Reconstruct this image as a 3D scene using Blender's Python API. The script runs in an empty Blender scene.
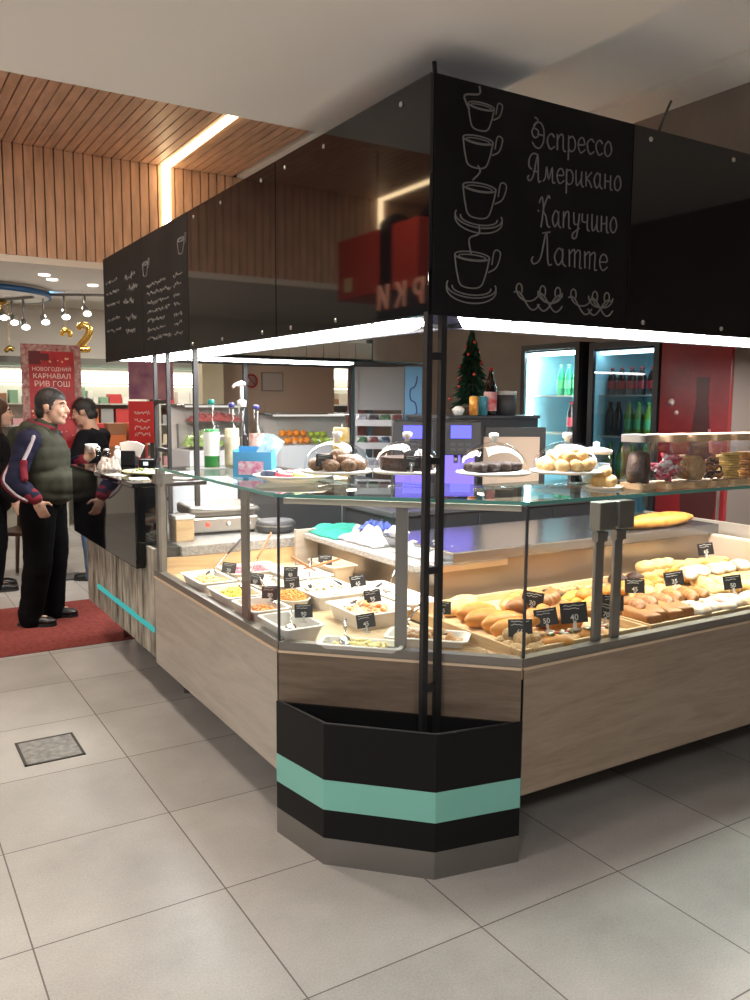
import bpy, bmesh, math, random
from mathutils import Vector, Matrix, Euler, noise
random.seed(7)
PI = math.pi
scene = bpy.context.scene
COL = scene.collection

# ------------------------------------------------------------------ materials
MATS = {}
def principled(name, col, rough=.5, metal=0., spec=.5, emit=None, estr=0., var=0., vscale=8., bump=0., bscale=60., trans=0., coat=0., stretch=None, col2=None, coords='Object'):
    if name in MATS: return MATS[name]
    m = bpy.data.materials.new(name); m.use_nodes = True
    nt = m.node_tree; b = nt.nodes['Principled BSDF']
    b.inputs['Base Color'].default_value = (*col, 1)
    b.inputs['Roughness'].default_value = rough
    b.inputs['Metallic'].default_value = metal
    b.inputs['Specular IOR Level'].default_value = spec
    b.inputs['Coat Weight'].default_value = coat
    b.inputs['Transmission Weight'].default_value = trans
    if emit:
        b.inputs['Emission Color'].default_value = (*emit, 1)
        b.inputs['Emission Strength'].default_value = estr
    if var or bump or col2:
        tc = nt.nodes.new('ShaderNodeTexCoord'); mp = nt.nodes.new('ShaderNodeMapping')
        nt.links.new(tc.outputs[coords], mp.inputs['Vector'])
        if stretch: mp.inputs['Scale'].default_value = stretch
    if var or col2:
        n = nt.nodes.new('ShaderNodeTexNoise'); n.inputs['Scale'].default_value = vscale; n.inputs['Detail'].default_value = 6
        nt.links.new(mp.outputs['Vector'], n.inputs['Vector'])
        r = nt.nodes.new('ShaderNodeValToRGB')
        r.color_ramp.elements[0].position = .32; r.color_ramp.elements[1].position = .68
        c2 = col2 if col2 else tuple(min(1, c*(1+var)) for c in col)
        c1 = col if col2 else tuple(c*(1-var) for c in col)
        r.color_ramp.elements[0].color = (*c1, 1); r.color_ramp.elements[1].color = (*c2, 1)
        nt.links.new(n.outputs['Fac'], r.inputs['Fac']); nt.links.new(r.outputs['Color'], b.inputs['Base Color'])
    if bump:
        n2 = nt.nodes.new('ShaderNodeTexNoise'); n2.inputs['Scale'].default_value = bscale; n2.inputs['Detail'].default_value = 4
        nt.links.new(mp.outputs['Vector'], n2.inputs['Vector'])
        bp = nt.nodes.new('ShaderNodeBump'); bp.inputs['Strength'].default_value = bump; bp.inputs['Distance'].default_value = .01
        nt.links.new(n2.outputs['Fac'], bp.inputs['Height']); nt.links.new(bp.outputs['Normal'], b.inputs['Normal'])
    MATS[name] = m
    return m

def emissive(name, col, strength):
    if name in MATS: return MATS[name]
    m = bpy.data.materials.new(name); m.use_nodes = True
    nt = m.node_tree; nt.nodes.clear()
    e = nt.nodes.new('ShaderNodeEmission'); o = nt.nodes.new('ShaderNodeOutputMaterial')
    e.inputs['Color'].default_value = (*col, 1); e.inputs['Strength'].default_value = strength
    nt.links.new(e.outputs[0], o.inputs[0]); MATS[name] = m
    return m

def thin_glass(name, tint=(1, 1, 1), ior=1.45, rough=0., gloss=1.):
    if name in MATS: return MATS[name]
    m = bpy.data.materials.new(name); m.use_nodes = True
    nt = m.node_tree; nt.nodes.clear()
    t = nt.nodes.new('ShaderNodeBsdfTransparent'); t.inputs[0].default_value = (*tint, 1)
    g = nt.nodes.new('ShaderNodeBsdfGlossy'); g.inputs['Roughness'].default_value = rough
    g.inputs['Color'].default_value = (gloss, gloss, gloss, 1)
    f = nt.nodes.new('ShaderNodeFresnel'); f.inputs['IOR'].default_value = ior
    mx = nt.nodes.new('ShaderNodeMixShader'); o = nt.nodes.new('ShaderNodeOutputMaterial')
    # fresnel on the front side of either face
    nt.links.new(f.outputs[0], mx.inputs[0]); nt.links.new(t.outputs[0], mx.inputs[1]); nt.links.new(g.outputs[0], mx.inputs[2])
    geo = nt.nodes.new('ShaderNodeNewGeometry')
    mul = nt.nodes.new('ShaderNodeMath'); mul.operation = 'MULTIPLY'
    inv = nt.nodes.new('ShaderNodeMath'); inv.operation = 'SUBTRACT'; inv.inputs[0].default_value = 1
    nt.links.new(geo.outputs['Backfacing'], inv.inputs[1]); nt.links.new(inv.outputs[0], mul.inputs[0]); nt.links.new(f.outputs[0], mul.inputs[1])
    nt.links.new(mul.outputs[0], mx.inputs[0])
    nt.links.new(mx.outputs[0], o.inputs[0]); MATS[name] = m
    return m

def wood(name, c1, c2, rough=.45, axis='X', scale=3., coat=0., spec=.4):
    if name in MATS: return MATS[name]
    m = bpy.data.materials.new(name); m.use_nodes = True
    nt = m.node_tree; b = nt.nodes['Principled BSDF']
    tc = nt.nodes.new('ShaderNodeTexCoord'); mp = nt.nodes.new('ShaderNodeMapping')
    nt.links.new(tc.outputs['Object'], mp.inputs['Vector'])
    s = {'X': (.35, 4, 4), 'Y': (4, .35, 4), 'Z': (4, 4, .35), 'XY': (.5, .5, 5)}[axis]
    mp.inputs['Scale'].default_value = s
    n = nt.nodes.new('ShaderNodeTexNoise'); n.inputs['Scale'].default_value = scale; n.inputs['Detail'].default_value = 8; n.inputs['Distortion'].default_value = 1.2
    nt.links.new(mp.outputs['Vector'], n.inputs['Vector'])
    n2 = nt.nodes.new('ShaderNodeTexNoise'); n2.inputs['Scale'].default_value = scale*9; n2.inputs['Detail'].default_value = 3
    nt.links.new(mp.outputs['Vector'], n2.inputs['Vector'])
    ad = nt.nodes.new('ShaderNodeMath'); ad.operation = 'MULTIPLY_ADD'; ad.inputs[1].default_value = .35
    nt.links.new(n2.outputs['Fac'], ad.inputs[0]); nt.links.new(n.outputs['Fac'], ad.inputs[2])
    r = nt.nodes.new('ShaderNodeValToRGB'); r.color_ramp.elements[0].position = .5; r.color_ramp.elements[1].position = .82
    r.color_ramp.elements[0].color = (*c1, 1); r.color_ramp.elements[1].color = (*c2, 1)
    nt.links.new(ad.outputs[0], r.inputs['Fac']); nt.links.new(r.outputs['Color'], b.inputs['Base Color'])
    b.inputs['Roughness'].default_value = rough; b.inputs['Coat Weight'].default_value = coat; b.inputs['Specular IOR Level'].default_value = spec
    MATS[name] = m
    return m

def tile_floor():
    m = bpy.data.materials.new('floor_tiles'); m.use_nodes = True
    nt = m.node_tree; b = nt.nodes['Principled BSDF']; N = nt.nodes.new; L = nt.links.new
    geo = N('ShaderNodeNewGeometry'); sep = N('ShaderNodeSeparateXYZ'); L(geo.outputs['Position'], sep.inputs[0])
    def math_(op, a, bb=None, c=None):
        n = N('ShaderNodeMath'); n.operation = op
        for i, v in enumerate((a, bb, c)):
            if v is None: continue
            if isinstance(v, (int, float)): n.inputs[i].default_value = v
            else: L(v, n.inputs[i])
        return n.outputs[0]
    def dist(sock, off):
        u = math_('DIVIDE', math_('SUBTRACT', sock, off), .6)
        fr = math_('FRACT', u)
        d = math_('MINIMUM', fr, math_('SUBTRACT', 1, fr))
        return math_('MULTIPLY', d, .6), math_('FLOOR', u)
    dx, ix = dist(sep.outputs[0], .9454); dy, iy = dist(sep.outputs[1], 2.4677)
    d = math_('MINIMUM', dx, dy)
    grout = math_('LESS_THAN', d, .0024)
    wn = N('ShaderNodeTexWhiteNoise'); wn.noise_dimensions = '2D'
    cmb = N('ShaderNodeCombineXYZ'); L(ix, cmb.inputs[0]); L(iy, cmb.inputs[1]); L(cmb.outputs[0], wn.inputs['Vector'])
    n1 = N('ShaderNodeTexNoise'); n1.inputs['Scale'].default_value = 2.2; n1.inputs['Detail'].default_value = 9; n1.inputs['Roughness'].default_value = .65
    L(geo.outputs['Position'], n1.inputs['Vector'])
    n2 = N('ShaderNodeTexNoise'); n2.inputs['Scale'].default_value = 150; n2.inputs['Detail'].default_value = 5
    L(geo.outputs['Position'], n2.inputs['Vector'])
    r = N('ShaderNodeValToRGB'); r.color_ramp.elements[0].position = .3; r.color_ramp.elements[1].position = .7
    r.color_ramp.elements[0].color = (.28, .265, .25, 1); r.color_ramp.elements[1].color = (.48, .455, .43, 1)
    mixv = math_('MULTIPLY_ADD', n2.outputs['Fac'], .42, math_('MULTIPLY', n1.outputs['Fac'], .58))
    mixv = math_('ADD', mixv, math_('MULTIPLY', math_('SUBTRACT', wn.outputs['Value'], .5), .12))
    L(mixv, r.inputs['Fac'])
    # scuffs
    n3 = N('ShaderNodeTexNoise'); n3.inputs['Scale'].default_value = 9; n3.inputs['Detail'].default_value = 10; n3.inputs['Roughness'].default_value = .75
    L(geo.outputs['Position'], n3.inputs['Vector'])
    sc = math_('MULTIPLY', math_('GREATER_THAN', n3.outputs['Fac'], .665), .4)
    mx0 = N('ShaderNodeMixRGB'); L(sc, mx0.inputs[0]); L(r.outputs['Color'], mx0.inputs[1]); mx0.inputs[2].default_value = (.14, .12, .11, 1)
    mx = N('ShaderNodeMixRGB'); L(grout, mx.inputs[0]); L(mx0.outputs[0], mx.inputs[1]); mx.inputs[2].default_value = (.13, .115, .105, 1)
    L(mx.outputs[0], b.inputs['Base Color'])
    rr = math_('MULTIPLY_ADD', n1.outputs['Fac'], .3, .2)
    L(math_('MAXIMUM', rr, math_('MULTIPLY', grout, .8)), b.inputs['Roughness'])
    bp = N('ShaderNodeBump'); bp.inputs['Strength'].default_value = .25; bp.inputs['Distance'].default_value = .002
    L(math_('SUBTRACT', math_('MULTIPLY', n2.outputs['Fac'], .2), grout), bp.inputs['Height']); L(bp.outputs['Normal'], b.inputs['Normal'])
    return m

# ------------------------------------------------------------------ mesh builder
class MB:
    def __init__(s): s.bm = bmesh.new(); s.mi = 0
    def _tag(s, verts):
        fs = set(f for v in verts for f in v.link_faces)
        for f in fs: f.material_index = s.mi
        return verts
    def box(s, lo, hi, M=None, bev=0.):
        c = [(a+b)/2 for a, b in zip(lo, hi)]; d = [abs(b-a) for a, b in zip(lo, hi)]
        r = bmesh.ops.create_cube(s.bm, size=1)
        vs = r['verts']
        bmesh.ops.scale(s.bm, vec=d, verts=vs); bmesh.ops.translate(s.bm, vec=c, verts=vs)
        if bev:
            es = list(set(e for v in vs for e in v.link_edges))
            q = bmesh.ops.bevel(s.bm, geom=es, offset=min(bev, min(d)*.45), segments=2, affect='EDGES', profile=.5)
            vs = list(set(v for f in q['faces'] for v in f.verts) | set(v for v in vs if v.is_valid))
        if M is not None: bmesh.ops.transform(s.bm, matrix=M, verts=vs)
        s._tag(vs); return s
    def prism(s, poly, z0, z1, M=None):
        a = [s.bm.verts.new((p[0], p[1], z0)) for p in poly]; b = [s.bm.verts.new((p[0], p[1], z1)) for p in poly]
        n = len(poly); fs = [s.bm.faces.new(a[::-1]), s.bm.faces.new(b)]
        for i in range(n): fs.append(s.bm.faces.new((a[i], a[(i+1) % n], b[(i+1) % n], b[i])))
        bmesh.ops.recalc_face_normals(s.bm, faces=fs)
        for f in fs: f.material_index = s.mi
        if M is not None: bmesh.ops.transform(s.bm, matrix=M, verts=a+b)
        return s
    def lathe(s, prof, c=(0, 0, 0), n=24, M=None, cap=True):
        rings = []
        for r, z in prof:
            if r < 1e-5: rings.append([s.bm.verts.new((c[0], c[1], c[2]+z))])
            else: rings.append([s.bm.verts.new((c[0]+r*math.cos(2*PI*i/n), c[1]+r*math.sin(2*PI*i/n), c[2]+z)) for i in range(n)])
        fs = []
        for A, B in zip(rings, rings[1:]):
            for i in range(n):
                j = (i+1) % n
                if len(A) == 1 and len(B) == 1: continue
                if len(A) == 1: fs.append(s.bm.faces.new((A[0], B[i], B[j])))
                elif len(B) == 1: fs.append(s.bm.faces.new((A[i], A[j], B[0])))
                else: fs.append(s.bm.faces.new((A[i], A[j], B[j], B[i])))
        if cap:
            if len(rings[0]) > 1: fs.append(s.bm.faces.new(rings[0][::-1]))
            if len(rings[-1]) > 1: fs.append(s.bm.faces.new(rings[-1]))
        for f in fs: f.material_index = s.mi; f.smooth = True
        vs = [v for R in rings for v in R]
        bmesh.ops.recalc_face_normals(s.bm, faces=fs)
        if M is not None: bmesh.ops.transform(s.bm, matrix=M, verts=vs)
        return s
    def tube(s, pts, r, n=8, closed=False, caps=True):
        P = [Vector(p) for p in pts]; R = r if isinstance(r, (list, tuple)) else [r]*len(P)
        up = Vector((0, 0, 1)); rings = []; prev = None
        m = len(P)
        for i in range(m):
            if closed: t = P[(i+1) % m]-P[i-1]
            else: t = P[min(i+1, m-1)]-P[max(i-1, 0)]
            if t.length < 1e-9: t = Vector((0, 0, 1))
            t.normalize()
            if prev is None:
                a = t.orthogonal().normalized() if abs(t.dot(up)) > .95 else t.cross(up).normalized()
            else:
                a = prev - t*prev.dot(t)
                a = a.normalized() if a.length > 1e-6 else t.orthogonal().normalized()
            prev = a; b = t.cross(a)
            rings.append([s.bm.verts.new(P[i]+(a*math.cos(2*PI*k/n)+b*math.sin(2*PI*k/n))*R[i]) for k in range(n)])
        fs = []
        prs = list(zip(rings, rings[1:])) + ([(rings[-1], rings[0])] if closed else [])
        for A, B in prs:
            for k in range(n): fs.append(s.bm.faces.new((A[k], A[(k+1) % n], B[(k+1) % n], B[k])))
        if not closed and caps: fs += [s.bm.faces.new(rings[0][::-1]), s.bm.faces.new(rings[-1])]
        bmesh.ops.recalc_face_normals(s.bm, faces=fs)
        for f in fs: f.material_index = s.mi; f.smooth = n > 5
        return s
    def bar(s, p0, p1, w=.02, h=None): # square section bar
        h = h or w; p0 = Vector(p0); p1 = Vector(p1); d = p1-p0; L = d.length
        q = d.to_track_quat('Z', 'Y').to_matrix().to_4x4(); q.translation = p0
        return s.box((-w/2, -h/2, 0), (w/2, h/2, L), M=q)
    def ball(s, c, r, M=None, seg=16, rings=10, rot=None):
        rr = r if isinstance(r, (list, tuple)) else (r, r, r)
        q = bmesh.ops.create_uvsphere(s.bm, u_segments=seg, v_segments=rings, radius=1)
        T = Matrix.Translation(c) @ ((Euler(rot).to_matrix().to_4x4()) if rot else Matrix()) @ Matrix.Diagonal((*rr, 1))
        if M is not None: T = M @ T
        bmesh.ops.transform(s.bm, matrix=T, verts=q['verts'])
        for f in set(f for v in q['verts'] for f in v.link_faces): f.material_index = s.mi; f.smooth = True
        return s
    def capsule(s, p0, p1, r0, r1, n=14):
        p0 = Vector(p0); p1 = Vector(p1); d = p1-p0; L = d.length
        if L < 1e-6: return s.ball(p0, r0)
        q = d.to_track_quat('Z', 'Y').to_matrix().to_4x4(); q.translation = p0
        prof = []
        for k in range(6): a = -PI/2 + k*PI/2/5; prof.append((r0*math.cos(a) if k else 0, r0*math.sin(a)))
        for k in range(6): a = k*PI/2/5; prof.append((r1*math.cos(a) if k < 5 else 0, L+r1*math.sin(a)))
        return s.lathe(prof, n=n, M=q)
    def grid(s, f, nu, nv, closed_u=False, closed_v=False, flip=False):
        V = [[s.bm.verts.new(f(i/(nu if closed_u else nu-1), j/(nv if closed_v else nv-1))) for j in range(nv)] for i in range(nu)]
        fs = []
        for i in range(nu if closed_u else nu-1):
            for j in range(nv if closed_v else nv-1):
                q = (V[i][j], V[(i+1) % nu][j], V[(i+1) % nu][(j+1) % nv], V[i][(j+1) % nv])
                try: fs.append(s.bm.faces.new(q[::-1] if flip else q))
                except ValueError: pass
        for x in fs: x.material_index = s.mi; x.smooth = True
        return s
    def noise_(s, amp, freq, seed=0, verts=None):
        o = Vector((seed*3.17, seed*1.3, seed*.77))
        s.bm.normal_update()
        for v in (verts or s.bm.verts): v.co += v.normal*amp*noise.noise(v.co*freq+o)
        return s
    def mesh(s, name):
        me = bpy.data.meshes.new(name); s.bm.normal_update(); s.bm.to_mesh(me); s.bm.free(); return me
    def build(s, name, mats, parent=None, loc=None, rz=0, smooth=None):
        me = s.mesh(name)
        for m in (mats if isinstance(mats, (list, tuple)) else [mats]): me.materials.append(m)
        if smooth: me.polygons.foreach_set('use_smooth', [True]*len(me.polygons))
        return link(name, me, parent, loc, rz)

def link(name, me, parent=None, loc=None, rz=0):
    o = bpy.data.objects.new(name, me); COL.objects.link(o)
    if parent: o.parent = parent
    if loc: o.location = loc
    if rz: o.rotation_euler = (0, 0, rz)
    return o

def tag(o, label, cat, group=None, kind=None):
    o['label'] = label; o['category'] = cat
    if group: o['group'] = group
    if kind: o['kind'] = kind
    return o
def thing(name, label, cat, loc=(0, 0, 0), rz=0, group=None):
    o = bpy.data.objects.new(name, None); COL.objects.link(o); o.empty_display_size = .05
    o.location = loc; o.rotation_euler = (0, 0, rz)
    return tag(o, label, cat, group)
def struct(name, mb, mats, smooth=None):
    o = mb.build(name, mats, smooth=smooth); o['kind'] = 'structure'; return o
CHILD = {}
def dup(root, loc=None, rot=None, label=None, group=None, scale=None):
    r = root.copy(); COL.objects.link(r)
    if loc is not None: r.location = loc
    if rot is not None: r.rotation_euler = rot if isinstance(rot, (tuple, list)) else (0, 0, rot)
    if scale is not None: r.scale = scale if isinstance(scale, (tuple, list)) else (scale,)*3
    if label: r['label'] = label
    if group: r['group'] = group
    for ch in list(root.children):
        c = ch.copy(); COL.objects.link(c); c.parent = r
        for g in list(ch.children):
            d = g.copy(); COL.objects.link(d); d.parent = c
    return r

def remeshed(mb, name, mat, voxel=.01, smooth=4, parent=None, loc=None, rz=0, factor=.5):
    """union of overlapping closed shapes as one continuous surface"""
    me = mb.mesh(name); o = bpy.data.objects.new(name, me); COL.objects.link(o)
    md = o.modifiers.new('r', 'REMESH'); md.mode = 'VOXEL'; md.voxel_size = voxel; md.use_smooth_shade = True
    if smooth:
        sm = o.modifiers.new('s', 'SMOOTH'); sm.iterations = smooth; sm.factor = factor
    dg = bpy.context.evaluated_depsgraph_get()
    new = bpy.data.meshes.new_from_object(o.evaluated_get(dg)); new.name = name
    o.modifiers.clear(); o.data = new; bpy.data.meshes.remove(me)
    new.materials.clear()
    for m in (mat if isinstance(mat, (list, tuple)) else [mat]): new.materials.append(m)
    new.polygons.foreach_set('use_smooth', [True]*len(new.polygons))
    if parent: o.parent = parent
    if loc: o.location = loc
    if rz: o.rotation_euler = (0, 0, rz)
    return o

def bez(pts, n=8):
    """catmull-rom through points"""
    P = [Vector(p) for p in pts]; out = []
    for i in range(len(P)-1):
        p0 = P[max(i-1, 0)]; p1 = P[i]; p2 = P[i+1]; p3 = P[min(i+2, len(P)-1)]
        for k in range(n):
            t = k/n
            out.append(.5*((2*p1)+(-p0+p2)*t+(2*p0-5*p1+4*p2-p3)*t*t+(-p0+3*p1-3*p2+p3)*t**3))
    out.append(P[-1]); return out

def text_mesh(txt, size, depth=.0015, align='CENTER', shear=0., bold=0.):
    cu = bpy.data.curves.new('txt', 'FONT'); cu.body = txt; cu.size = size; cu.extrude = depth; cu.align_x = align; cu.shear = shear; cu.offset = bold
    cu.resolution_u = 3
    o = bpy.data.objects.new('txt', cu); COL.objects.link(o)
    dg = bpy.context.evaluated_depsgraph_get()
    me = bpy.data.meshes.new_from_object(o.evaluated_get(dg))
    bpy.data.objects.remove(o); bpy.data.curves.remove(cu)
    return me
def add_text(txt, name, mat, parent, M, size, depth=.0015, align='CENTER', shear=0., bold=0.):
    me = text_mesh(txt, size, depth, align, shear, bold); me.transform(M); me.materials.clear(); me.materials.append(mat); me.name = name
    return link(name, me, parent)

# palette
M_white = principled('white_melamine', (.82, .80, .76), .3)
M_steel = principled('brushed_steel', (.55, .53, .50), .32, 1., bump=.05, bscale=20, stretch=(1, 1, 40))
M_alu = principled('aluminium', (.27, .26, .25), .38, .9)
M_dalu = principled('bronze_anodised', (.24, .225, .205), .4, .8)
M_blackmetal = principled('black_powder_coat', (.012, .012, .014), .45)
M_black = principled('matt_black_laminate', (.006, .006, .0065), .45, spec=.18)
M_gloss = principled('black_acrylic', (.005, .005, .006), .04, spec=.5)
M_chalk = principled('chalkboard', (.007, .007, .008), .5, spec=.15, var=.35, vscale=5)
M_chalkline = principled('chalk', (.17, .17, .17), .95, spec=.1)
M_chalkdim = principled('chalk_faded', (.17, .165, .16), .95, spec=.1)
M_turq = principled('turquoise_laminate', (.19, .48, .415), .35)
M_oak = wood('oak_laminate', (.325, .285, .24), (.41, .365, .315), .42, 'XY', 3.)
M_oakdark = wood('oak_board', (.55, .36, .18), (.70, .50, .28), .5, 'XY', 4.)
M_granite = principled('grey_granite', (.30, .295, .285), .3, var=.35, vscale=90)
M_glass = thin_glass('clear_glass', (.985, .992, .988), 1.45)
M_glassgreen = thin_glass('green_float_glass', (.90, .965, .945), 1.5)
M_edge = principled('glass_edge_green', (.09, .27, .24), .15, emit=None, spec=.6)
M_jar = thin_glass('jar_glass', (.93, .935, .95), 1.85)
M_dome = thin_glass('clear_acrylic', (.97, .975, .98), 1.5)
M_led = emissive('led_white', (1, .97, .93), 27.)
M_plaster = principled('ceiling_plaster', (.86, .825, .80), .9, spec=.1)
M_dark = principled('dark_grey', (.045, .045, .05), .5)
M_red = principled('red_print', (.42, .02, .03), .45)
M_gold = principled('gold_foil', (.75, .48, .12), .22, 1.)
M_skin = principled('skin', (.50, .30, .215), .5, spec=.35, var=.08, vscale=18)
M_hair = principled('black_hair', (.012, .010, .010), .55, bump=.4, bscale=90)
M_paper = principled('white_paper', (.80, .79, .77), .8)
# ================================================================== camera, view, world
F_, PIT, ROLL, AZ, HC = 832.99, .1169, .0068, 1.0194, 1.607
fw = Vector((math.cos(AZ)*math.cos(PIT), math.sin(AZ)*math.cos(PIT), -math.sin(PIT)))
rt = Vector((math.sin(AZ), -math.cos(AZ), 0)); up = rt.cross(fw)
c_, s_ = math.cos(ROLL), math.sin(ROLL); rt, up = rt*c_+up*s_, up*c_-rt*s_
cam = bpy.data.cameras.new('camera'); co = bpy.data.objects.new('camera', cam); COL.objects.link(co)
co.matrix_world = Matrix(((rt.x, up.x, -fw.x, 0), (rt.y, up.y, -fw.y, 0), (rt.z, up.z, -fw.z, HC), (0, 0, 0, 1)))
cam.sensor_fit = 'VERTICAL'; cam.sensor_height = 36; cam.lens = F_*36/1000; cam.clip_start = .05
scene.camera = co
vs_ = scene.view_settings; vs_.view_transform = 'Standard'; vs_.look = 'None'; vs_.gamma = 1; vs_.exposure = 0.14; vs_.use_curve_mapping = False
scene.cycles.use_denoising = True; scene.cycles.max_bounces = 10; scene.cycles.transparent_max_bounces = 40; scene.cycles.glossy_bounces = 5
scene.cycles.sample_clamp_indirect = 6; scene.cycles.caustics_reflective = False; scene.cycles.caustics_refractive = False
w = bpy.data.worlds.new('World'); scene.world = w; w.use_nodes = True
w.node_tree.nodes['Background'].inputs[0].default_value = (.93, .92, .92, 1); w.node_tree.nodes['Background'].inputs[1].default_value = .21

def part(root, name, mb, mats, smooth=None):
    o = mb.build(name, mats, root, smooth=smooth)
    o.data.transform(Matrix.Translation(-root.location)); return o

def area(name, loc, size, power, col=(1, .93, .85), rot=(0, 0, 0), sy=None):
    l = bpy.data.lights.new(name, 'AREA'); l.energy = power; l.color = col; l.size = size
    if sy: l.shape = 'RECTANGLE'; l.size_y = sy
    o = bpy.data.objects.new(name, l); COL.objects.link(o); o.location = loc; o.rotation_euler = rot; return o

# ================================================================== setting
b = MB(); b.box((-9, -5, -.1), (9, 14, 0)); struct('floor', b, tile_floor())
b = MB(); b.box((-9, -5, 2.77), (2.104, 3.36, 3.95)); struct('ceiling', b, M_plaster)
b = MB(); b.box((2.104, -5, 3.02), (5.4, 3.36, 3.95)); b.box((3.105, -5, 2.995), (3.36, 3.36, 3.02)); b.box((3.3, 3.36, 3.80), (5.4, 8.1, 3.95)); struct('ceiling_high', b, M_plaster)
M_slat = principled('slat_wood', (.60, .37, .245), .5, var=.18, vscale=6, stretch=(3, .6, .6))
M_slatback = principled('slat_backing', (.035, .02, .014), .8)
b = MB(); b.box((-9, 3.36, 3.84), (3.3, 8.1, 3.95)); b.mi = 1
x = -8.0
while x < 3.2: b.box((x, 3.36, 3.80), (x+.073, 8.0, 3.838)); x += .084
struct('ceiling_slats', b, [M_slatback, M_slat])
b = MB(); b.box((-9, 8.03, 2.86), (5.4, 8.15, 3.84)); b.mi = 1
x = -8.0
while x < 5.3: b.box((x, 7.995, 2.86), (x+.073, 8.03, 3.798)); x += .084
struct('wall_back', b, [M_slatback, M_slat])
M_wallr = principled('wall_brown', (.185, .155, .135), .8, var=.12, vscale=2.5)
b = MB(); b.box((5.3, -5, 0), (5.4, 8.75, 2.84)); b.box((5.3, -5, 2.84), (5.4, 8.0, 3.8)); struct('wall_right', b, M_wallr)
b = MB(); b.box((3.36, 2.30, 2.64), (3.5, 3.36, 3.02)); struct('wall_bulkhead', b, principled('bulkhead_brown', (.26, .215, .19), .8, var=.12, vscale=3))
M_wallbr = principled('wall_taupe', (.45, .34, .27), .7)
b = MB(); b.box((3.3, 8.6, 0), (4.72, 8.75, 2.84)); struct('wall_shop', b, M_wallbr)
M_cream = principled('cream_paint', (.62, .58, .42), .6)
b = MB(); b.box((3.03, 8.35, 0), (3.26, 8.6, 2.84)); struct('trim_1', b, M_cream)
M_shopwhite = principled('shop_paint', (.74, .69, .62), .7)
b = MB(); b.box((-5, 8.15, 2.84), (5.4, 12.2, 2.94)); struct('ceiling_shop', b, M_shopwhite)
b = MB(); b.box((-5, 8.0, 2.80), (5.3, 8.14, 2.86)); struct('trim_2', b, M_shopwhite)
b = MB(); b.box((-5, 12.0, 0), (9, 12.15, 2.84)); struct('wall_shop_back', b, M_shopwhite)
M_band = principled('shop_band', (.16, .15, .13), .5)
b = MB(); b.box((-5, 11.35, 2.06), (9, 11.5, 2.15)); struct('trim_3', b, M_band)

M_matred = principled('red_carpet', (.19, .045, .038), .95, spec=.1, var=.25, vscale=40)
b = MB(); b.box((-.9, 5.54, 0.0), (1.75, 6.85, .006), bev=.003)
tag(b.build('floor_mat', M_matred), 'dark red carpet mat lying on the grey tiles under the standing man', 'mat')
M_hatch = principled('hatch_metal', (.30, .295, .285), .55, .5, var=.3, vscale=30)
hx0, hx1, hy0, hy1 = .53, .79, 3.79, 4.08
t = thing('floor_hatch', 'square dark metal floor hatch set into the pale tiles', 'floor hatch', ((hx0+hx1)/2, (hy0+hy1)/2, 0))
b = MB(); b.box((hx0, hy0, .0), (hx1, hy1, .003)); part(t, 'cover', b, M_hatch)
b = MB()
for a, c in (((hx0, hy0), (hx1, hy0+.012)), ((hx0, hy1-.012), (hx1, hy1)), ((hx0, hy0), (hx0+.012, hy1)), ((hx1-.012, hy0), (hx1, hy1))): b.box((*a, 0), (*c, .0045))
part(t, 'rim', b, principled('hatch_rim', (.10, .095, .09), .5, .6))

# L-shaped light lines in slat ceiling and wall
M_line = emissive('warm_line', (1, .72, .40), 13.)
for k, (X, lab) in enumerate(((2.575, 'warm L-shaped light line running down the slat wall above the chalkboards'), (-1.75, 'warm L-shaped light line out in the hall, mirrored in the black acrylic'))):
    t = thing('linear_lamp', lab, 'light', (X, 7.98, 3.2))
    b = MB(); b.box((X-.035, 3.4, 3.786), (X+.035, 7.99, 3.806)); part(t, 'ceiling_tube', b, M_line)
    b = MB(); b.box((X-.035, 7.975, 3.15), (X+.035, 7.995, 3.79)); part(t, 'wall_tube', b, M_line)

# unseen area lights added as ambient fill (behind and left of the viewer)
M_fill = emissive('fill_disc', (1, .93, .84), 10.)
for i, (X, Y) in enumerate(((-1.2, -.6), (.6, -.9), (-1.4, 2.0), (3.6, -1.0), (-3.2, .6), (-3.4, 3.0))):
    zc = 2.77 if X < 2.1 else 3.8
    l = area('ambient_fill', (X, Y, zc-.03), .35, 36 if zc < 3 else 40, (1, .95, .89))

for (X, Y) in ((-2.6, 5.6), (.3, 5.2), (-5, 5)): area('hall_fill', (X, Y, 3.78), .3, 70, (1, .88, .74))  # unseen area lights added to brighten the slat wall and ceiling
# ================================================================== overhead sign canopy
CX, CY, ZB, ZT = 1.6, 2.275, 1.893, 2.648
FARY = 6.5; RX = 5.29
t = thing('overhead_sign', 'black boxed sign canopy over the counter, chalkboards and glossy panels, lit strips beneath', 'sign', (CX+.3, CY+.3, 0))
SIGN = t
seamsY = [2.275, 3.453, 4.611, 5.501, FARY]
for (y0, y1), m in zip(zip(seamsY, seamsY[1:]), (M_gloss, M_gloss, M_chalk, M_chalk)):
    b = MB(); b.box((CX, y0+.003, ZB), (CX+.014, y1-.003, ZT), bev=.002); o = part(t, 'chalkboard' if m is M_chalk else 'acrylic_panel', b, m)
    o['label'] = 'chalk-written board' if m is M_chalk else 'glossy black acrylic panel'
for (x0, x1), m in zip(((CX+.015, 2.53), (2.53, 3.9), (3.9, RX)), (M_chalk, M_gloss, M_gloss)):
    b = MB(); b.box((x0, CY, ZB), (x1-.004, CY+.014, ZT), bev=.002); o = part(t, 'chalkboard' if m is M_chalk else 'acrylic_panel', b, m)
    o['label'] = 'chalk-written board' if m is M_chalk else 'glossy black acrylic panel'
b = MB()
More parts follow.
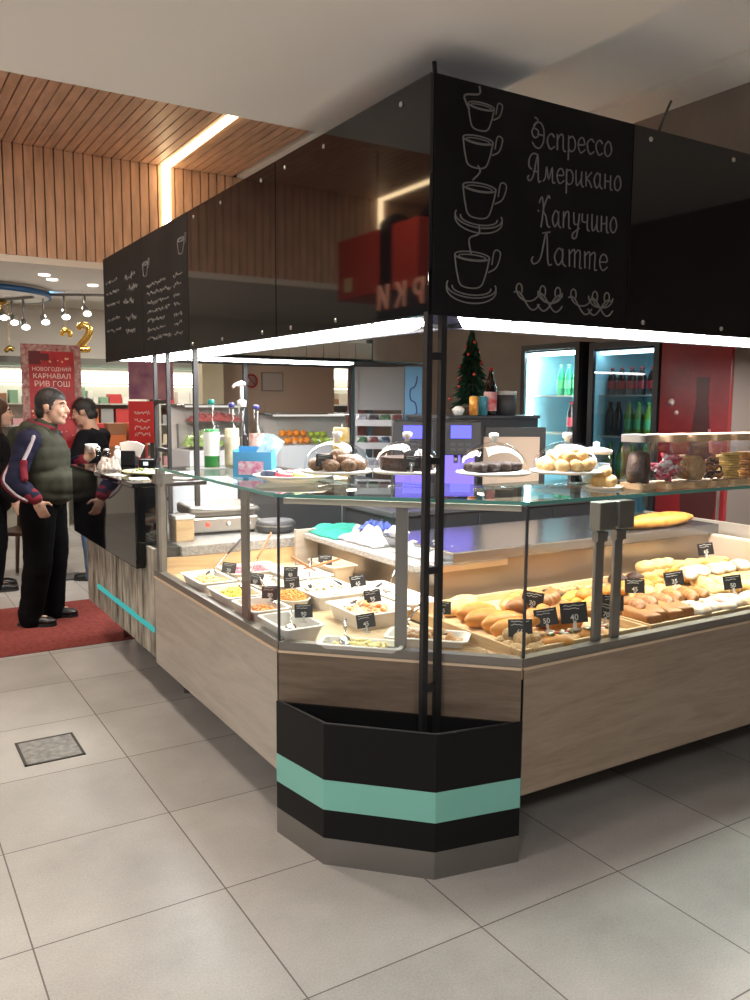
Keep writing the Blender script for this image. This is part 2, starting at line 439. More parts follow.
for z in (ZB+.02, ZT-.02):
    b.bar((CX+.03, CY+.03, z), (CX+.03, FARY, z), .03); b.bar((CX+.03, CY+.03, z), (RX, CY+.03, z), .03)
b.bar((CX+.42, CY+.03, ZB+.02), (CX+.42, FARY, ZB+.02), .03); b.bar((CX+.03, CY+.44, ZB+.02), (RX, CY+.44, ZB+.02), .03)
part(t, 'frame', b, M_blackmetal)
b = MB(); b.box((CX+.015, CY+.015, 1.912), (CX+.44, FARY, 1.925)); b.box((CX+.44, CY+.015, 1.912), (RX, CY+.46, 1.925)); part(t, 'soffit', b, M_black)
# light panels under the soffit
b = MB(); b.prism([(CX+.04, 2.58), (CX+.25, 2.64), (CX+.37, 2.95), (CX+.37, 6.30), (CX+.04, 6.30)], 1.899, 1.911); part(t, 'led_strip', b, M_led)
b = MB(); b.prism([(1.755, CY+.05), (RX-.1, CY+.05), (RX-.1, CY+.40), (2.05, CY+.40)], 1.899, 1.911); part(t, 'led_strip', b, M_led)
b = MB(); b.box((1.98, 5.70, 1.899), (3.30, 5.90, 1.911)); part(t, 'led_strip', b, M_led)
b = MB(); b.box((CX+.44, 5.60, 1.912), (3.93, 6.0, 1.925)); b.box((CX, 6.40, 1.905), (3.95, 6.5, 1.975)); b.box((CX, 6.0, 1.912), (3.95, 6.5, 1.93)); part(t, 'rear_beam', b, M_blackmetal)
# posts
def post(pts, w=.03):
    b = MB()
    for p, z0, z1 in pts: b.box((p[0]-w/2, p[1]-w/2, z0), (p[0]+w/2, p[1]+w/2, z1))
    return b
o = part(t, 'ladder_post', post([((1.61, 2.29), .10, ZB+.01), ((1.668, 2.29), .10, ZB+.01)], .022), M_blackmetal)
for z in (1.76, 1.412, 1.036, .62): 
    b = MB(); b.box((1.62, 2.281, z-.012), (1.66, 2.299, z+.012)); r = b.build('rung', M_blackmetal, o); r.data.transform(Matrix.Translation(-SIGN.location))
o = part(t, 'ladder_post', post([((1.61, 5.04), .851, ZB+.01), ((1.61, 5.30), .851, ZB+.01)], .022), M_blackmetal)
for z in (1.0, 1.3, 1.6): 
    b = MB(); b.box((1.6, 5.05, z-.012), (1.62, 5.29, z+.012)); r = b.build('rung', M_blackmetal, o); r.data.transform(Matrix.Translation(-SIGN.location))
part(t, 'post', post([((1.62, 4.58), .846, ZB+.01)], .026), M_blackmetal)
part(t, 'post', post([((2.60, 6.2), 0, 1.91)], .032), M_blackmetal)
part(t, 'post', post([((3.90, 6.45), 0, 2.16)], .045), M_blackmetal)
part(t, 'post', post([((3.72, 6.45), 0, 1.91)], .035), M_blackmetal)
# screws
for (x, y, z) in ([(CX-.002, yy, ZT-.05) for yy in (2.45, 3.0, 3.35, 3.6, 4.1, 4.5)] + [(CX-.002, yy, ZB+.03) for yy in (2.9, 3.3, 3.6, 4.1, 4.55)]):
    b = MB(); b.lathe([(.009, 0), (.009, .004), (.005, .006), (0, .006)], n=10, M=Matrix.Translation((x+.002, y, z)) @ Euler((0, -PI/2, 0)).to_matrix().to_4x4()); part(t, 'bolt', b, M_steel)
for (x, z) in ((2.62, ZT-.04), (3.12, ZT-.04), (2.62, ZB+.03), (3.1, ZB+.03)):
    b = MB(); b.lathe([(.009, 0), (.009, .004), (.005, .006), (0, .006)], n=10, M=Matrix.Translation((x, CY, z)) @ Euler((PI/2, 0, 0)).to_matrix().to_4x4()); part(t, 'bolt', b, M_steel)
# hanger rods
b = MB(); b.tube([(1.746, 2.45, 2.63), (1.746, 2.47, 2.77)], .008); part(t, 'hanger', b, M_dark)
b = MB(); b.tube([(2.69, 2.31, 2.63), (2.98, 2.525, 2.81), (3.30, 2.75, 3.018)], .006); part(t, 'hanger', b, M_dark)

# ---- chalk writing: single-stroke cursive glyphs (x, y) with x-height 1
G = {
 'E': [[(.15,1.35),(.35,1.6),(.7,1.6),(.95,1.2),(.95,.5),(.7,.05),(.35,0),(.1,.3)],[(.45,.85),(.95,.85)],[(.2,1.9),(.45,1.75),(.2,1.3),(.05,.9),(.25,.6),(.5,.75),(.5,1.1),(.25,1.2)]],
 's': [[(.6,.8),(.4,1),(.1,.7),(.1,.3),(.35,0),(.65,.2)]],
 'p': [[(.1,1),(.13,0)],[(.13,.6),(.35,1),(.58,.95),(.6,.1),(.8,0)]],
 'r': [[(.1,1),(.12,-.6)],[(.12,.8),(.4,1),(.65,.7),(.6,.2),(.3,0),(.12,.2)]],
 'e': [[(.1,.5),(.6,.6),(.5,.95),(.25,.95),(.08,.5),(.3,0),(.65,.25)]],
 'o': [[(.35,1),(.08,.6),(.15,.1),(.45,0),(.68,.4),(.55,.9),(.35,1)]],
 'A': [[(.1,.3),(0,.1),(.2,-.05),(.45,.4),(.75,1.7),(.85,.1),(1.05,.05)],[(.75,1.7),(.4,1.75),(.1,1.4),(.05,.9),(.3,.7)],[(.4,.6),(.85,.65)]],
 'm': [[(.05,0),(.2,.3),(.3,1),(.5,.2),(.75,1),(.82,.1),(1,.05)]],
 'i': [[(.1,1),(.15,.15),(.35,.05),(.6,.5)],[(.6,1),(.62,.15),(.8,0)]],
 'k': [[(.1,1),(.12,0)],[(.6,1),(.15,.5),(.4,.4),(.65,0)]],
 'a': [[(.6,.8),(.35,1),(.08,.5),(.3,0),(.6,.4),(.62,1),(.62,.2),(.85,0)]],
 'n': [[(.1,1),(.12,0)],[(.1,.5),(.6,.55)],[(.6,1),(.62,.1),(.8,0)]],
 'K': [[(.1,1.35),(.3,1.75),(.45,1.2),(.4,.5),(.3,-.1)],[(1,1.7),(.85,1.85),(.45,1.0),(.7,.6),(.85,.1),(1.1,0)],[(0,.9),(.12,.85)]],
 'u': [[(.1,1),(.2,.35),(.5,.3)],[(.65,1),(.55,.2),(.4,-.5),(.1,-.6),(.1,-.3),(.7,.1)]],
 'c': [[(.1,1),(.15,.5),(.55,.5)],[(.6,1),(.62,.1),(.8,0)]],
 'L': [[(-.2,.3),(-.3,.1),(-.1,-.1),(.25,.3),(.6,1.8),(.75,.1),(1,0)],[(.35,1.7),(.8,1.85)]],
 't': [[(.08,1),(.12,0)],[(.12,.75),(.32,1),(.45,.9),(.45,0)],[(.45,.75),(.65,1),(.8,.9),(.8,.05),(.95,0)]],
}
WID = dict(E=1.15, s=.72, p=.9, r=.8, e=.75, o=.8, A=1.2, m=1.1, i=.9, k=.75, a=.95, n=.9, K=1.2, u=.8, c=.9, L=1.1, t=1.05)
def strokes(b, lines, x0, z0, sx, sz, to3, r=.0032, jit=.02):
    for s in lines:
        pts = [to3(x0+(p[0]+random.uniform(-jit, jit))*sx, z0+(p[1]+random.uniform(-jit, jit))*sz) for p in s]
        b.tube(bez(pts, 4) if len(pts) > 2 else pts, r, n=5)
def word(b, w_, x0, x1, z0, z1, h, to3, r=.0029):
    tot = sum(WID[c] for c in w_); sx = (x1-x0)/tot; cx = 0
    for c in w_:
        f = cx/tot; strokes(b, G[c], x0+cx*sx, z0+(z1-z0)*f, sx, h, to3, r); cx += WID[c]
front = lambda x, z: (x, CY-.001, z)
b = MB()
word(b, 'Espresso', 2.02, 2.42, 2.487, 2.515, .052, front)
word(b, 'Amerikano', 2.01, 2.475, 2.375, 2.40, .052, front)
word(b, 'Kapucino', 2.06, 2.46, 2.228, 2.245, .056, front)
word(b, 'Latte', 2.06, 2.42, 2.10, 2.10, .06, front)
part(t, 'coffee_menu_lettering', b, M_chalkline)
b = MB()  # scroll flourish
for k, (x0, m) in enumerate(((1.96, 1), (2.07, 1), (2.19, -1), (2.22, 1), (2.33, 1), (2.44, -1))):
    pts = [(x0+m*(.1*u+.035*math.cos(7*u)*(1-u*.3)), CY-.001, 1.99+.035*math.sin(7*u)*(1-.4*u)) for u in [i/24 for i in range(25)]]
    b.tube(pts, .003, n=5)
    pts = [(x0+m*(.12*u), CY-.001, 1.965+.03*math.sin(5*u+1)) for u in [i/16 for i in range(17)]]; b.tube(pts, .003, n=5)
part(t, 'chalk_flourish', b, M_chalkdim)
def cup(b, cx, z, s, to3, saucer=True, r=.0027):
    el = lambda x, zz, a, h, t0=0, t1=2*PI, n=22: [to3(x+a*math.cos(t0+(t1-t0)*i/n), zz+h*math.sin(t0+(t1-t0)*i/n)) for i in range(n+1)]
    b.tube(el(cx, z+.095*s, .07*s, .014*s), r, n=5); b.tube(el(cx, z+.092*s, .055*s, .008*s), r*.8, n=5)
    b.tube(bez([to3(cx-.07*s, z+.095*s), to3(cx-.06*s, z+.04*s), to3(cx-.04*s, z), to3(cx+.03*s, z), to3(cx+.055*s, z+.04*s), to3(cx+.07*s, z+.095*s)], 5), r, n=5)
    b.tube(bez([to3(cx+.066*s, z+.05*s), to3(cx+.10*s, z+.07*s), to3(cx+.115*s, z+.115*s), to3(cx+.09*s, z+.12*s), to3(cx+.08*s, z+.075*s)], 5), r, n=5)
    if saucer:
        b.tube(el(cx, z-.0*s, .1*s, .035*s, PI*.9, PI*2.1), r, n=5); b.tube(el(cx, z-.004*s, .078*s, .022*s, PI*.95, PI*2.05), r, n=5); b.tube(el(cx, z-.01*s, .1*s, .042*s, PI*.95, PI*2.05), r, n=5)
b = MB()
cup(b, 1.775, 1.995, 1.05, front); cup(b, 1.80, 2.225, 1.0, front)
cup(b, 1.79, 2.385, .9, front, False); cup(b, 1.80, 2.505, .78, front, False)
b.tube(bez([front(1.77, 2.10), front(1.76, 2.15), front(1.80, 2.17), front(1.80, 2.20)], 4), .003, n=5)
b.tube(bez([front(1.75, 2.56), front(1.73, 2.60), front(1.79, 2.615), front(1.79, 2.64)], 5), .0034, n=5)
b.tube(bez([front(1.77, 2.34), front(1.80, 2.37), front(1.79, 2.39)], 5), .003, n=5)
part(t, 'chalk_cups', b, M_chalkline)
left = lambda y, z: (CX-.001, y, z)
flip = lambda x, z: (CX-.001, -x, z)   # reading direction runs towards -Y
b = MB()
cup(b, -4.72, 2.44, .8, flip, False); cup(b, -5.42, 2.40, .8, flip, False)
random.seed(3)
def scribble(b, y0, y1, z, h):
    n = int(abs(y1-y0)/.035); pts = []
    for i in range(n*3+1):
        pts.append((CX-.001, y0+(y1-y0)*i/(n*3), z+random.uniform(-h, h)*(1.3 if i % 3 else .4)))
    b.tube(pts, .0032, n=4)
for i in range(7): scribble(b, 5.40, 5.40-random.uniform(.35, .5), 2.33-i*.055, .012); scribble(b, 4.86, 4.86-random.uniform(.08, .16), 2.33-i*.055, .012)
for (yy, z) in ((6.1, 2.44), (6.05, 2.36), (6.15, 2.28), (6.1, 2.17), (6.12, 2.09)):
    scribble(b, 6.42, 6.42-random.uniform(.25, .4), z+.02, .012); scribble(b, yy-.2, yy-.45, z, .022)
part(t, 'chalk_writing', b, M_chalkdim)

# boxes stacked on the rear beam
M_card = principled('pale_cardboard', (.50, .45, .40), .8, var=.06)
x = 2.42
for i in range(9):
    wd = random.uniform(.145, .165); b = MB(); b.box((-wd/2, -.09, 0), (wd/2, .09, .135+.01*random.random()), bev=.004)
    o = b.build('storage_box', M_card, loc=(x+wd/2, 6.40, 1.975)); tag(o, 'pale cardboard box in the row standing on the canopy\'s rear beam', 'box', 'boxes on the rear beam'); x += wd+.004
x = 2.5
for i in range(5):
    wd = random.uniform(.2, .24); b = MB(); b.box((-wd/2, -.08, 0), (wd/2, .08, .07), bev=.004)
    o = b.build('storage_box', M_card, loc=(x+wd/2, 6.40, 2.121)); tag(o, 'flat pale cardboard box laid on top of the rear beam\'s box row', 'box', 'flat boxes on the rear beam'); x += wd+.01

# gift box advertising sign out in the hall (mirrored in the acrylic)
GX, GY0, GY1, GZ0, GZ1 = -.5, 5.42, 6.68, 2.50, 3.02
t = thing('gift_box_sign', 'big red gift box sign with black bow, mirrored in the black acrylic', 'sign', (GX-.3, 6.0, 2.3))
b = MB(); b.box((GX-.6, GY0, GZ0), (GX, GY1, GZ1), bev=.01); part(t, 'box', b, principled('gift_red', (.55, .05, .03), .45))
b = MB(); b.box((GX-.61, 5.78, GZ0-.004), (GX+.006, 5.96, GZ1+.006)); part(t, 'ribbon', b, M_black)
b = MB()
for s in (-1, 1): b.tube(bez([(GX-.3, 5.87, GZ1), (GX-.28, 5.87+s*.25, GZ1+.14), (GX-.26, 5.87+s*.45, GZ1+.10), (GX-.28, 5.87+s*.3, GZ1+.03), (GX-.3, 5.87, GZ1+.01)], 6), .045, n=8)
part(t, 'bow', b, principled('bow_black', (.02, .02, .02), .3))
b = MB(); b.box((GX-.55, 4.1, 2.26), (GX-.02, 6.05, 2.495)); part(t, 'letter_base', b, principled('navy_base', (.03, .035, .05), .4))
Mx = Matrix(((0, 0, 1, GX+.02), (1, 0, 0, 4.45), (0, 1, 0, 2.40), (0, 0, 0, 1)))
M_let = principled('letter_copper', (.75, .38, .26), .3, emit=(.75, .3, .2), estr=.9)  # glow put into the letters so their dim mirror image shows
for i, chr_ in enumerate('ПОДАРКИ'):
    o = add_text(chr_, 'letter', M_let, t, Matrix(((0, 0, 1, GX+.02), (1, 0, 0, 4.28+.25*i), (0, 1, 0, 2.36), (0, 0, 0, 1))), .26, .008, 'LEFT', bold=.004); o.data.transform(Matrix.Translation(-t.location))
b = MB(); b.box((GX+.001, 6.42, 2.56), (GX+.006, 6.55, 2.68)); part(t, 'badge', b, principled('badge_gold', (.8, .6, .3), .4))
for yy in (5.6, 6.5):
    b = MB(); b.tube([(GX-.3, yy, GZ1), (GX-.3, yy, 3.80)], .006); part(t, 'cable', b, M_dark)
# ================================================================== counters
LX, LY = 1.253, 2.713; RX_, RY = 1.889, 2.095
ZS, ZW, ZG = .733, .24, 1.268      # sill top, panel bottom, underside of the glass shelf
DECK = .70
ch = Vector((RX_-LX, RY-LY, 0)).normalized(); chn = Vector((-ch.y, ch.x, 0))  # inward normal of the chamfer
if chn.x < 0: chn = -chn
M_trim = principled('light_oak_edge', (.60, .46, .33), .4)
M_decktop = wood('deck_board', (.58, .42, .26), (.68, .52, .34), .4, 'XY', 3)
M_case = emissive('case_led', (1, .77, .50), 25.)
M_riser = principled('riser_steel', (.30, .27, .24), .3, .9, bump=.05, bscale=20, stretch=(1, 1, 40))
M_toe = principled('dark_plinth', (.02, .02, .021), .6)
def pane(b, p0, p1, z0, z1, th=.006):
    d = Vector((p1[0]-p0[0], p1[1]-p0[1], 0)).normalized(); n = Vector((-d.y, d.x, 0))*th/2
    b.prism([(p0[0]+n.x, p0[1]+n.y), (p0[0]-n.x, p0[1]-n.y), (p1[0]-n.x, p1[1]-n.y), (p1[0]+n.x, p1[1]+n.y)], z0, z1)
def off(p, d): return (p[0]+d.x, p[1]+d.y)

# ---- left run
LEND = 4.22
t = thing('display_counter', 'refrigerated salad counter with grey oak front, running back to the plank bar', 'display counter', (1.7, 3.4, 0))
b = MB(); b.prism([(LX, LY+.004), (LX+.018, LY+.02), (LX+.018, LEND), (LX, LEND)], ZW, .695); part(t, 'front_panel', b, M_oak)
b = MB(); b.box((LX-.003, LY+.006, .694), (LX+.02, LEND, .702)); part(t, 'panel_edge', b, M_trim)
b = MB(); b.prism([(LX+.004, LY+.004), (LX+.045, LY+.03), (LX+.045, LEND), (LX+.004, LEND)], .702, ZS); part(t, 'sill', b, M_dalu)
b = MB(); b.box((LX+.018, LY+.02, .66), (2.19, LEND, DECK)); part(t, 'deck', b, M_decktop)
b = MB(); pane(b, (LX+.02, LY+.01), (LX+.02, 4.19), ZS-.005, ZG-.004); o = part(t, 'glass_front', b, M_glass)
b = MB(); b.box((LX+.028, 3.05, ZS), (LX+.040, 3.115, ZG-.004)); part(t, 'upright', b, M_alu)
b = MB(); b.box((LX+.01, 4.16, ZS-.03), (LX+.05, 4.20, ZG-.004)); b.box((LX-.0, 4.15, ZG-.08), (LX+.09, 4.21, ZG-.03)); part(t, 'upright', b, M_alu)
b = MB(); b.prism([(2.16, 3.0), (2.19, 3.0), (2.19, LEND+.02), (2.16, LEND+.02)], .66, .85); part(t, 'riser', b, M_riser)
b = MB(); b.box((2.02, LEND-.10, DECK), (2.158, LEND-.082, .90)); part(t, 'end_board', b, M_oak)
b = MB(); b.box((2.07, 3.02, .85), (2.55, LEND+.02, .88), bev=.004); part(t, 'ledge', b, M_granite)
b = MB(); b.box((LX+.30, LY+.35, 0), (2.45, LEND, .66)); part(t, 'plinth', b, M_toe)
b = MB(); b.box((1.70, 2.98, 1.24), (1.74, 4.05, 1.25)); part(t, 'led_bar', b, M_case)
b = MB(); b.box((1.688, 2.97, 1.25), (1.752, 4.06, 1.266)); b.box((1.682, 2.97, 1.228), (1.69, 4.06, 1.266)); part(t, 'led_housing', b, M_alu)
for yy in (3.05, 3.9):
    b = MB(); b.lathe([(.012, 0), (.012, .05), (.02, .06), (.02, .66)], (LX+.26, yy, 0), 10); part(t, 'foot', b, M_steel)
# ---- chamfer corner
t = thing('display_counter', 'short canted corner counter joining both display runs behind the planter', 'display counter', (1.75, 2.6, 0))
Pl, Pr = (LX, LY), (RX_, RY)
e = ch*.004
b = MB(); b.prism([off(Pl, e), off(Pr, -e), off(Pr, -e*2+chn*.018), off(Pl, e*2+chn*.018)], ZW, .695); part(t, 'front_panel', b, wood('oak_shaded', (.11, .078, .055), (.17, .125, .092), .42, 'XY', 3.))  # oak darkened in its colour to stand for shade on this corner
b = MB(); b.prism([off(Pl, e-chn*.003), off(Pr, -e-chn*.003), off(Pr, -e+chn*.02), off(Pl, e+chn*.02)], .694, .702); part(t, 'panel_edge', b, M_trim)
b = MB(); b.prism([off(Pl, e+chn*.004), off(Pr, -e+chn*.004), off(Pr, -e*5+chn*.045), off(Pl, e*5+chn*.045)], .702, ZS); part(t, 'sill', b, M_dalu)
b = MB(); b.prism([(LX+.02, LY+.02), off(Pl, chn*.02), off(Pr, chn*.02), (RX_+.018, RY+.02), (RX_+.018, 2.98), (2.16, 2.98), (2.16, LY+.02)], .655, DECK-.001); part(t, 'deck', b, M_decktop)
b = MB(); pane(b, off(Pl, ch*.004+chn*.02), off(Pr, -ch*.004+chn*.02), ZS-.005, ZG-.004); part(t, 'glass_front', b, M_glass)
c0 = Vector((1.597, 2.421, 0))
b = MB(); b.prism([off(c0, -ch*.022+chn*.012), off(c0, ch*.022+chn*.012), off(c0, ch*.022+chn*.024), off(c0, -ch*.022+chn*.024)], ZS, ZG-.004); part(t, 'upright', b, M_alu)
b = MB(); b.prism([off(Pl, ch*.02+chn*.02), off(Pr, -ch*.02+chn*.02), off(Pr, -ch*.04+chn*.06), off(Pl, ch*.04+chn*.06)], ZG-.026, ZG-.006); part(t, 'shelf_rail', b, principled('rail_beige', (.52, .45, .38), .5))
for P in (off(Pl, chn*.02), off(Pr, chn*.02)):
    b = MB(); b.box((P[0]-.004, P[1]-.004, ZS), (P[0]+.004, P[1]+.004, ZG-.004)); part(t, 'glass_joint', b, M_dark)
b = MB(); b.prism([off(Pl, chn*.25+ch*.2), off(Pr, chn*.25-ch*.2), (2.3, 2.7), (2.3, 3.0), (1.8, 3.0)], 0, .65); part(t, 'plinth', b, M_toe)
# ---- right run
REND = 4.25
t = thing('display_counter', 'pastry display counter with brown oak front, right of the planter', 'display counter', (3.0, 2.6, 0))
b = MB(); b.prism([(RX_+.006, RY), (REND, RY), (REND, RY+.018), (RX_+.02, RY+.018)], ZW, .695); part(t, 'front_panel', b, wood('oak_front', (.24, .178, .13), (.33, .255, .19), .42, 'XY', 3.))
b = MB(); b.box((RX_+.006, RY-.003, .694), (REND, RY+.02, .702)); part(t, 'panel_edge', b, M_trim)
b = MB(); b.prism([(RX_+.006, RY+.004), (REND, RY+.004), (REND, RY+.045), (RX_+.03, RY+.045)], .702, ZS); part(t, 'sill', b, M_dalu)
b = MB(); b.box((RX_+.02, RY+.02, .66), (REND, 3.0, DECK)); part(t, 'deck', b, M_decktop)
b = MB(); pane(b, (RX_+.008, RY+.02), (2.325, RY+.02), ZS-.005, ZG-.004); part(t, 'glass_front', b, M_glass)
b = MB(); pane(b, (2.335, RY+.02), (REND-.02, RY+.02), ZS-.005, ZG-.004); part(t, 'glass_front', b, M_glass)
for xx in (2.275, 2.372):
    b = MB(); b.box((xx-.022, RY+.03, ZS), (xx+.022, RY+.045, ZG-.05), bev=.003); part(t, 'upright', b, M_alu)
    b = MB(); b.box((xx-.042, RY-.002, ZG-.115), (xx+.042, RY+.05, ZG-.012), bev=.004); b.box((xx-.025, RY+.02, ZG-.16), (xx+.025, RY+.05, ZG-.125)); part(t, 'clamp', b, M_alu)
b = MB(); b.box((2.19, 2.98, .66), (4.05, 3.0, .8803)); part(t, 'riser', b, M_riser)
b = MB(); b.box((2.24, 2.965, .8805), (4.12, 3.6, .935), bev=.006); part(t, 'work_slab', b, principled('steel_slab', (.24, .24, .25), .22, .85))
b = MB(); b.box((4.06, 2.45, DECK), (4.10, 3.0, .88), bev=.01); part(t, 'end_board', b, principled('end_beige', (.55, .44, .35), .4))
b = MB(); b.box((REND-.02, RY+.02, .24), (REND, 3.6, .93)); part(t, 'side_panel', b, M_oak)
b = MB(); b.box((RX_+.35, RY+.40, 0), (REND, 3.5, .66)); part(t, 'plinth', b, M_toe)
b = MB(); b.box((2.10, 2.585, 1.24), (4.2, 2.625, 1.25)); part(t, 'led_bar', b, M_case)
b = MB(); b.box((2.09, 2.573, 1.25), (4.21, 2.637, 1.266)); b.box((2.09, 2.567, 1.228), (4.21, 2.575, 1.266)); part(t, 'led_housing', b, M_alu)
b = MB(); b.prism([(2.15, 2.965), (2.15, 3.02), (2.56, 3.02), (2.56, 2.965)], .8505, .88); part(t, 'corner_plate', b, M_steel)

# ---- glass shelf
outer = [(1.242, 4.06), (1.242, 2.708), (1.884, 2.084), (REND, 2.084)]
inner = [(REND, 2.64), (2.12, 2.64), (1.80, 2.95), (1.80, 4.06)]
t = thing('glass_shelf', 'greenish glass top shelf along the counters carrying cake domes and jars', 'shelf', (1.7, 2.7, 1.268))
b = MB(); b.prism(outer+inner, 1.268, 1.2795); part(t, 'glass_plate', b, M_glassgreen)
b = MB()
for p, q in zip(outer, outer[1:]): pane(b, p, q, 1.2675, 1.280, .004)
part(t, 'polished_edge', b, M_edge)

# ---- plank bar base with granite top
M_plank = principled('whitewashed_planks', (.46, .42, .35), .8, col2=(.10, .085, .065), vscale=3.2, bump=.6, bscale=10, stretch=(6, 6, 1.6))
t = thing('bar_counter', 'whitewashed plank bar base with a glowing turquoise line, left of the salads', 'bar counter', (1.7, 5.0, 0))
b = MB(); b.box((1.275, LEND+.02, .26), (2.19, 5.76, .84)); part(t, 'core', b, M_toe)
b = MB(); y = LEND+.015
while y < 5.76:
    wd = random.uniform(.05, .085); zt = .84
    b.box((1.255+random.uniform(-.003, .004), y, .262), (1.276, min(y+wd-.004, 5.77), zt)); y += wd
part(t, 'planks', b, M_plank)
b = MB(); b.box((1.246, LEND+.02, .397), (1.257, 5.46, .423)); part(t, 'light_line', b, emissive('turquoise_led', (.10, .62, .58), .62))
b = MB(); b.box((1.30, LEND-.001, DECK), (2.15, LEND+.02, .79)); part(t, 'end_panel', b, M_oakdark)
b = MB(); b.box((1.40, LEND-.006, .79), (2.2, 5.78, .845), bev=.004); part(t, 'granite_top', b, M_granite)
b = MB(); b.box((1.5, 4.3, 0), (2.1, 5.5, .262)); part(t, 'plinth', b, M_toe)
for yy in (4.35, 5.6):
    b = MB(); b.lathe([(.02, 0), (.02, .262)], (1.46, yy, 0), 10); part(t, 'foot', b, M_steel)
# ---- glossy black bar box
t = thing('bar_box', 'glossy black raised bar box mounted on the plank base by the standing man', 'bar counter', (1.3, 5.1, 0.70))
b = MB(); b.box((1.2, 4.37, .72), (1.25, 5.88, 1.15), bev=.004); part(t, 'front_panel', b, M_gloss)
b = MB(); b.box((1.2, 4.365, .8465), (1.36, 4.375, 1.15)); b.box((1.2, 4.365, .72), (1.25, 4.375, .8465)); part(t, 'side_panel', b, M_gloss)
b = MB(); b.box((1.19, 4.36, 1.15), (1.60, 5.89, 1.175), bev=.004); part(t, 'bar_top', b, M_gloss)
b = MB(); b.box((1.26, 4.45, .8465), (1.40, 4.9, 1.15)); b.box((1.26, 5.40, .8465), (1.58, 5.72, 1.15)); part(t, 'support', b, M_black)

# ---- corner planter
PT = .51
poly = [(1.2475, 2.714), (1.293, 2.429), (1.569, 2.151), (1.889, 2.0905)]
def inset(poly, d):
    out = []
    n = len(poly)
    for i, p in enumerate(poly):
        p = Vector((*p, 0)); a = Vector((*poly[max(i-1, 0)], 0)); c = Vector((*poly[min(i+1, n-1)], 0))
        nv = Vector((0, 0, 0))
        for u, v in ((a, p), (p, c)):
            dd = v-u
            if dd.length > 1e-6: nv += Vector((-dd.y, dd.x, 0)).normalized()
        nv.normalize(); out.append((p.x+nv.x*d, p.y+nv.y*d))
    return out
t = thing('corner_planter', 'black canted planter box with turquoise stripe and steel kick plate', 'planter', (1.57, 2.4, 0))
inn = inset(poly, .018)
def band(z0, z1, o0=0.):
    bb = MB(); outp = inset(poly, -o0); bb.prism(outp+inn[::-1], z0, z1); return bb
part(t, 'kick_plate', band(0, .098, 0), principled('kick_steel', (.26, .25, .24), .35, .9))
part(t, 'lower_body', band(.098, .202), M_black)
part(t, 'stripe', band(.202, .31, .001), M_turq)
part(t, 'body', band(.31, PT), M_black)
bp0, bp1 = off(Pl, -chn*.004+ch*.008), off(Pr, -chn*.004-ch*.008)
b = MB(); b.prism([bp0, bp1, off(bp1, -chn*.012-ch*.008), off(bp0, -chn*.012+ch*.008)], .10, PT); part(t, 'back_panel', b, M_black)
b = MB(); b.prism(inn, .06, .075); part(t, 'bottom', b, M_black)
b = MB(); b.tube([(p[0], p[1], PT) for p in inset(poly, .009)], .003, n=6); part(t, 'rim', b, M_dark)

# ---- rear counters
M_bk = principled('black_cabinet', (.02, .021, .024), .4)
t = thing('back_counter', 'black back counter carrying the coffee machines', 'counter', (3.3, 4.2, 0))
b = MB(); b.box((2.5, 3.86, .08), (4.3, 4.40, .97)); part(t, 'body', b, M_bk)
b = MB(); b.box((2.48, 3.84, .97), (4.32, 4.42, 1.0), bev=.004); part(t, 'worktop', b, M_dark)
for xx in (3.1, 3.7):
    b = MB(); b.box((xx-.004, 3.852, .12), (xx+.004, 3.861, .95)); part(t, 'door_gap', b, M_dark)
b = MB(); b.box((2.55, 3.92, 0), (4.25, 4.38, .08)); part(t, 'plinth', b, M_toe)
t = thing('back_counter', 'dark grey side counter behind the salad case ledge', 'counter', (3.0, 5.9, 0))
b = MB(); b.box((2.4, 5.6, .08), (3.6, 6.1, .95)); part(t, 'body', b, principled('slate_cabinet', (.075, .075, .082), .5))
b = MB(); b.box((2.38, 5.58, .95), (3.62, 6.12, .98), bev=.004); part(t, 'worktop', b, M_dark)
b = MB(); b.box((2.45, 5.66, 0), (3.55, 6.05, .08)); part(t, 'plinth', b, M_toe)
# ================================================================== goods in the cases
FACE = -.55                      # turned towards the customers
random.seed(21)
def rrect(lx, ly, r, n=4):
    pts = []
    for cx, cy, a0 in ((lx/2-r, ly/2-r, 0), (-lx/2+r, ly/2-r, PI/2), (-lx/2+r, -ly/2+r, PI), (lx/2-r, -ly/2+r, 1.5*PI)):
        for k in range(n+1): a = a0+PI/2*k/n; pts.append((cx+r*math.cos(a), cy+r*math.sin(a)))
    return pts
def tray_mb(lx, ly, h, th=.006, taper=.02, rim=.008):
    b = MB(); bm = b.bm
    levels = [(lx-2*taper, ly-2*taper, 0), (lx, ly, h), (lx+2*rim, ly+2*rim, h+.001), (lx+2*rim, ly+2*rim, h+.005), (lx-2*th, ly-2*th, h+.005), (lx-2*taper-2*th, ly-2*taper-2*th, th)]
    rings = [[bm.verts.new((x, y, z)) for x, y in rrect(a, c, .02)] for a, c, z in levels]
    n = len(rings[0]); fs = [bm.faces.new(rings[0][::-1]), bm.faces.new(rings[-1])]
    for A, B in zip(rings, rings[1:]):
        for i in range(n): fs.append(bm.faces.new((A[i], A[(i+1) % n], B[(i+1) % n], B[i])))
    bmesh.ops.recalc_face_normals(bm, faces=fs)
    return b
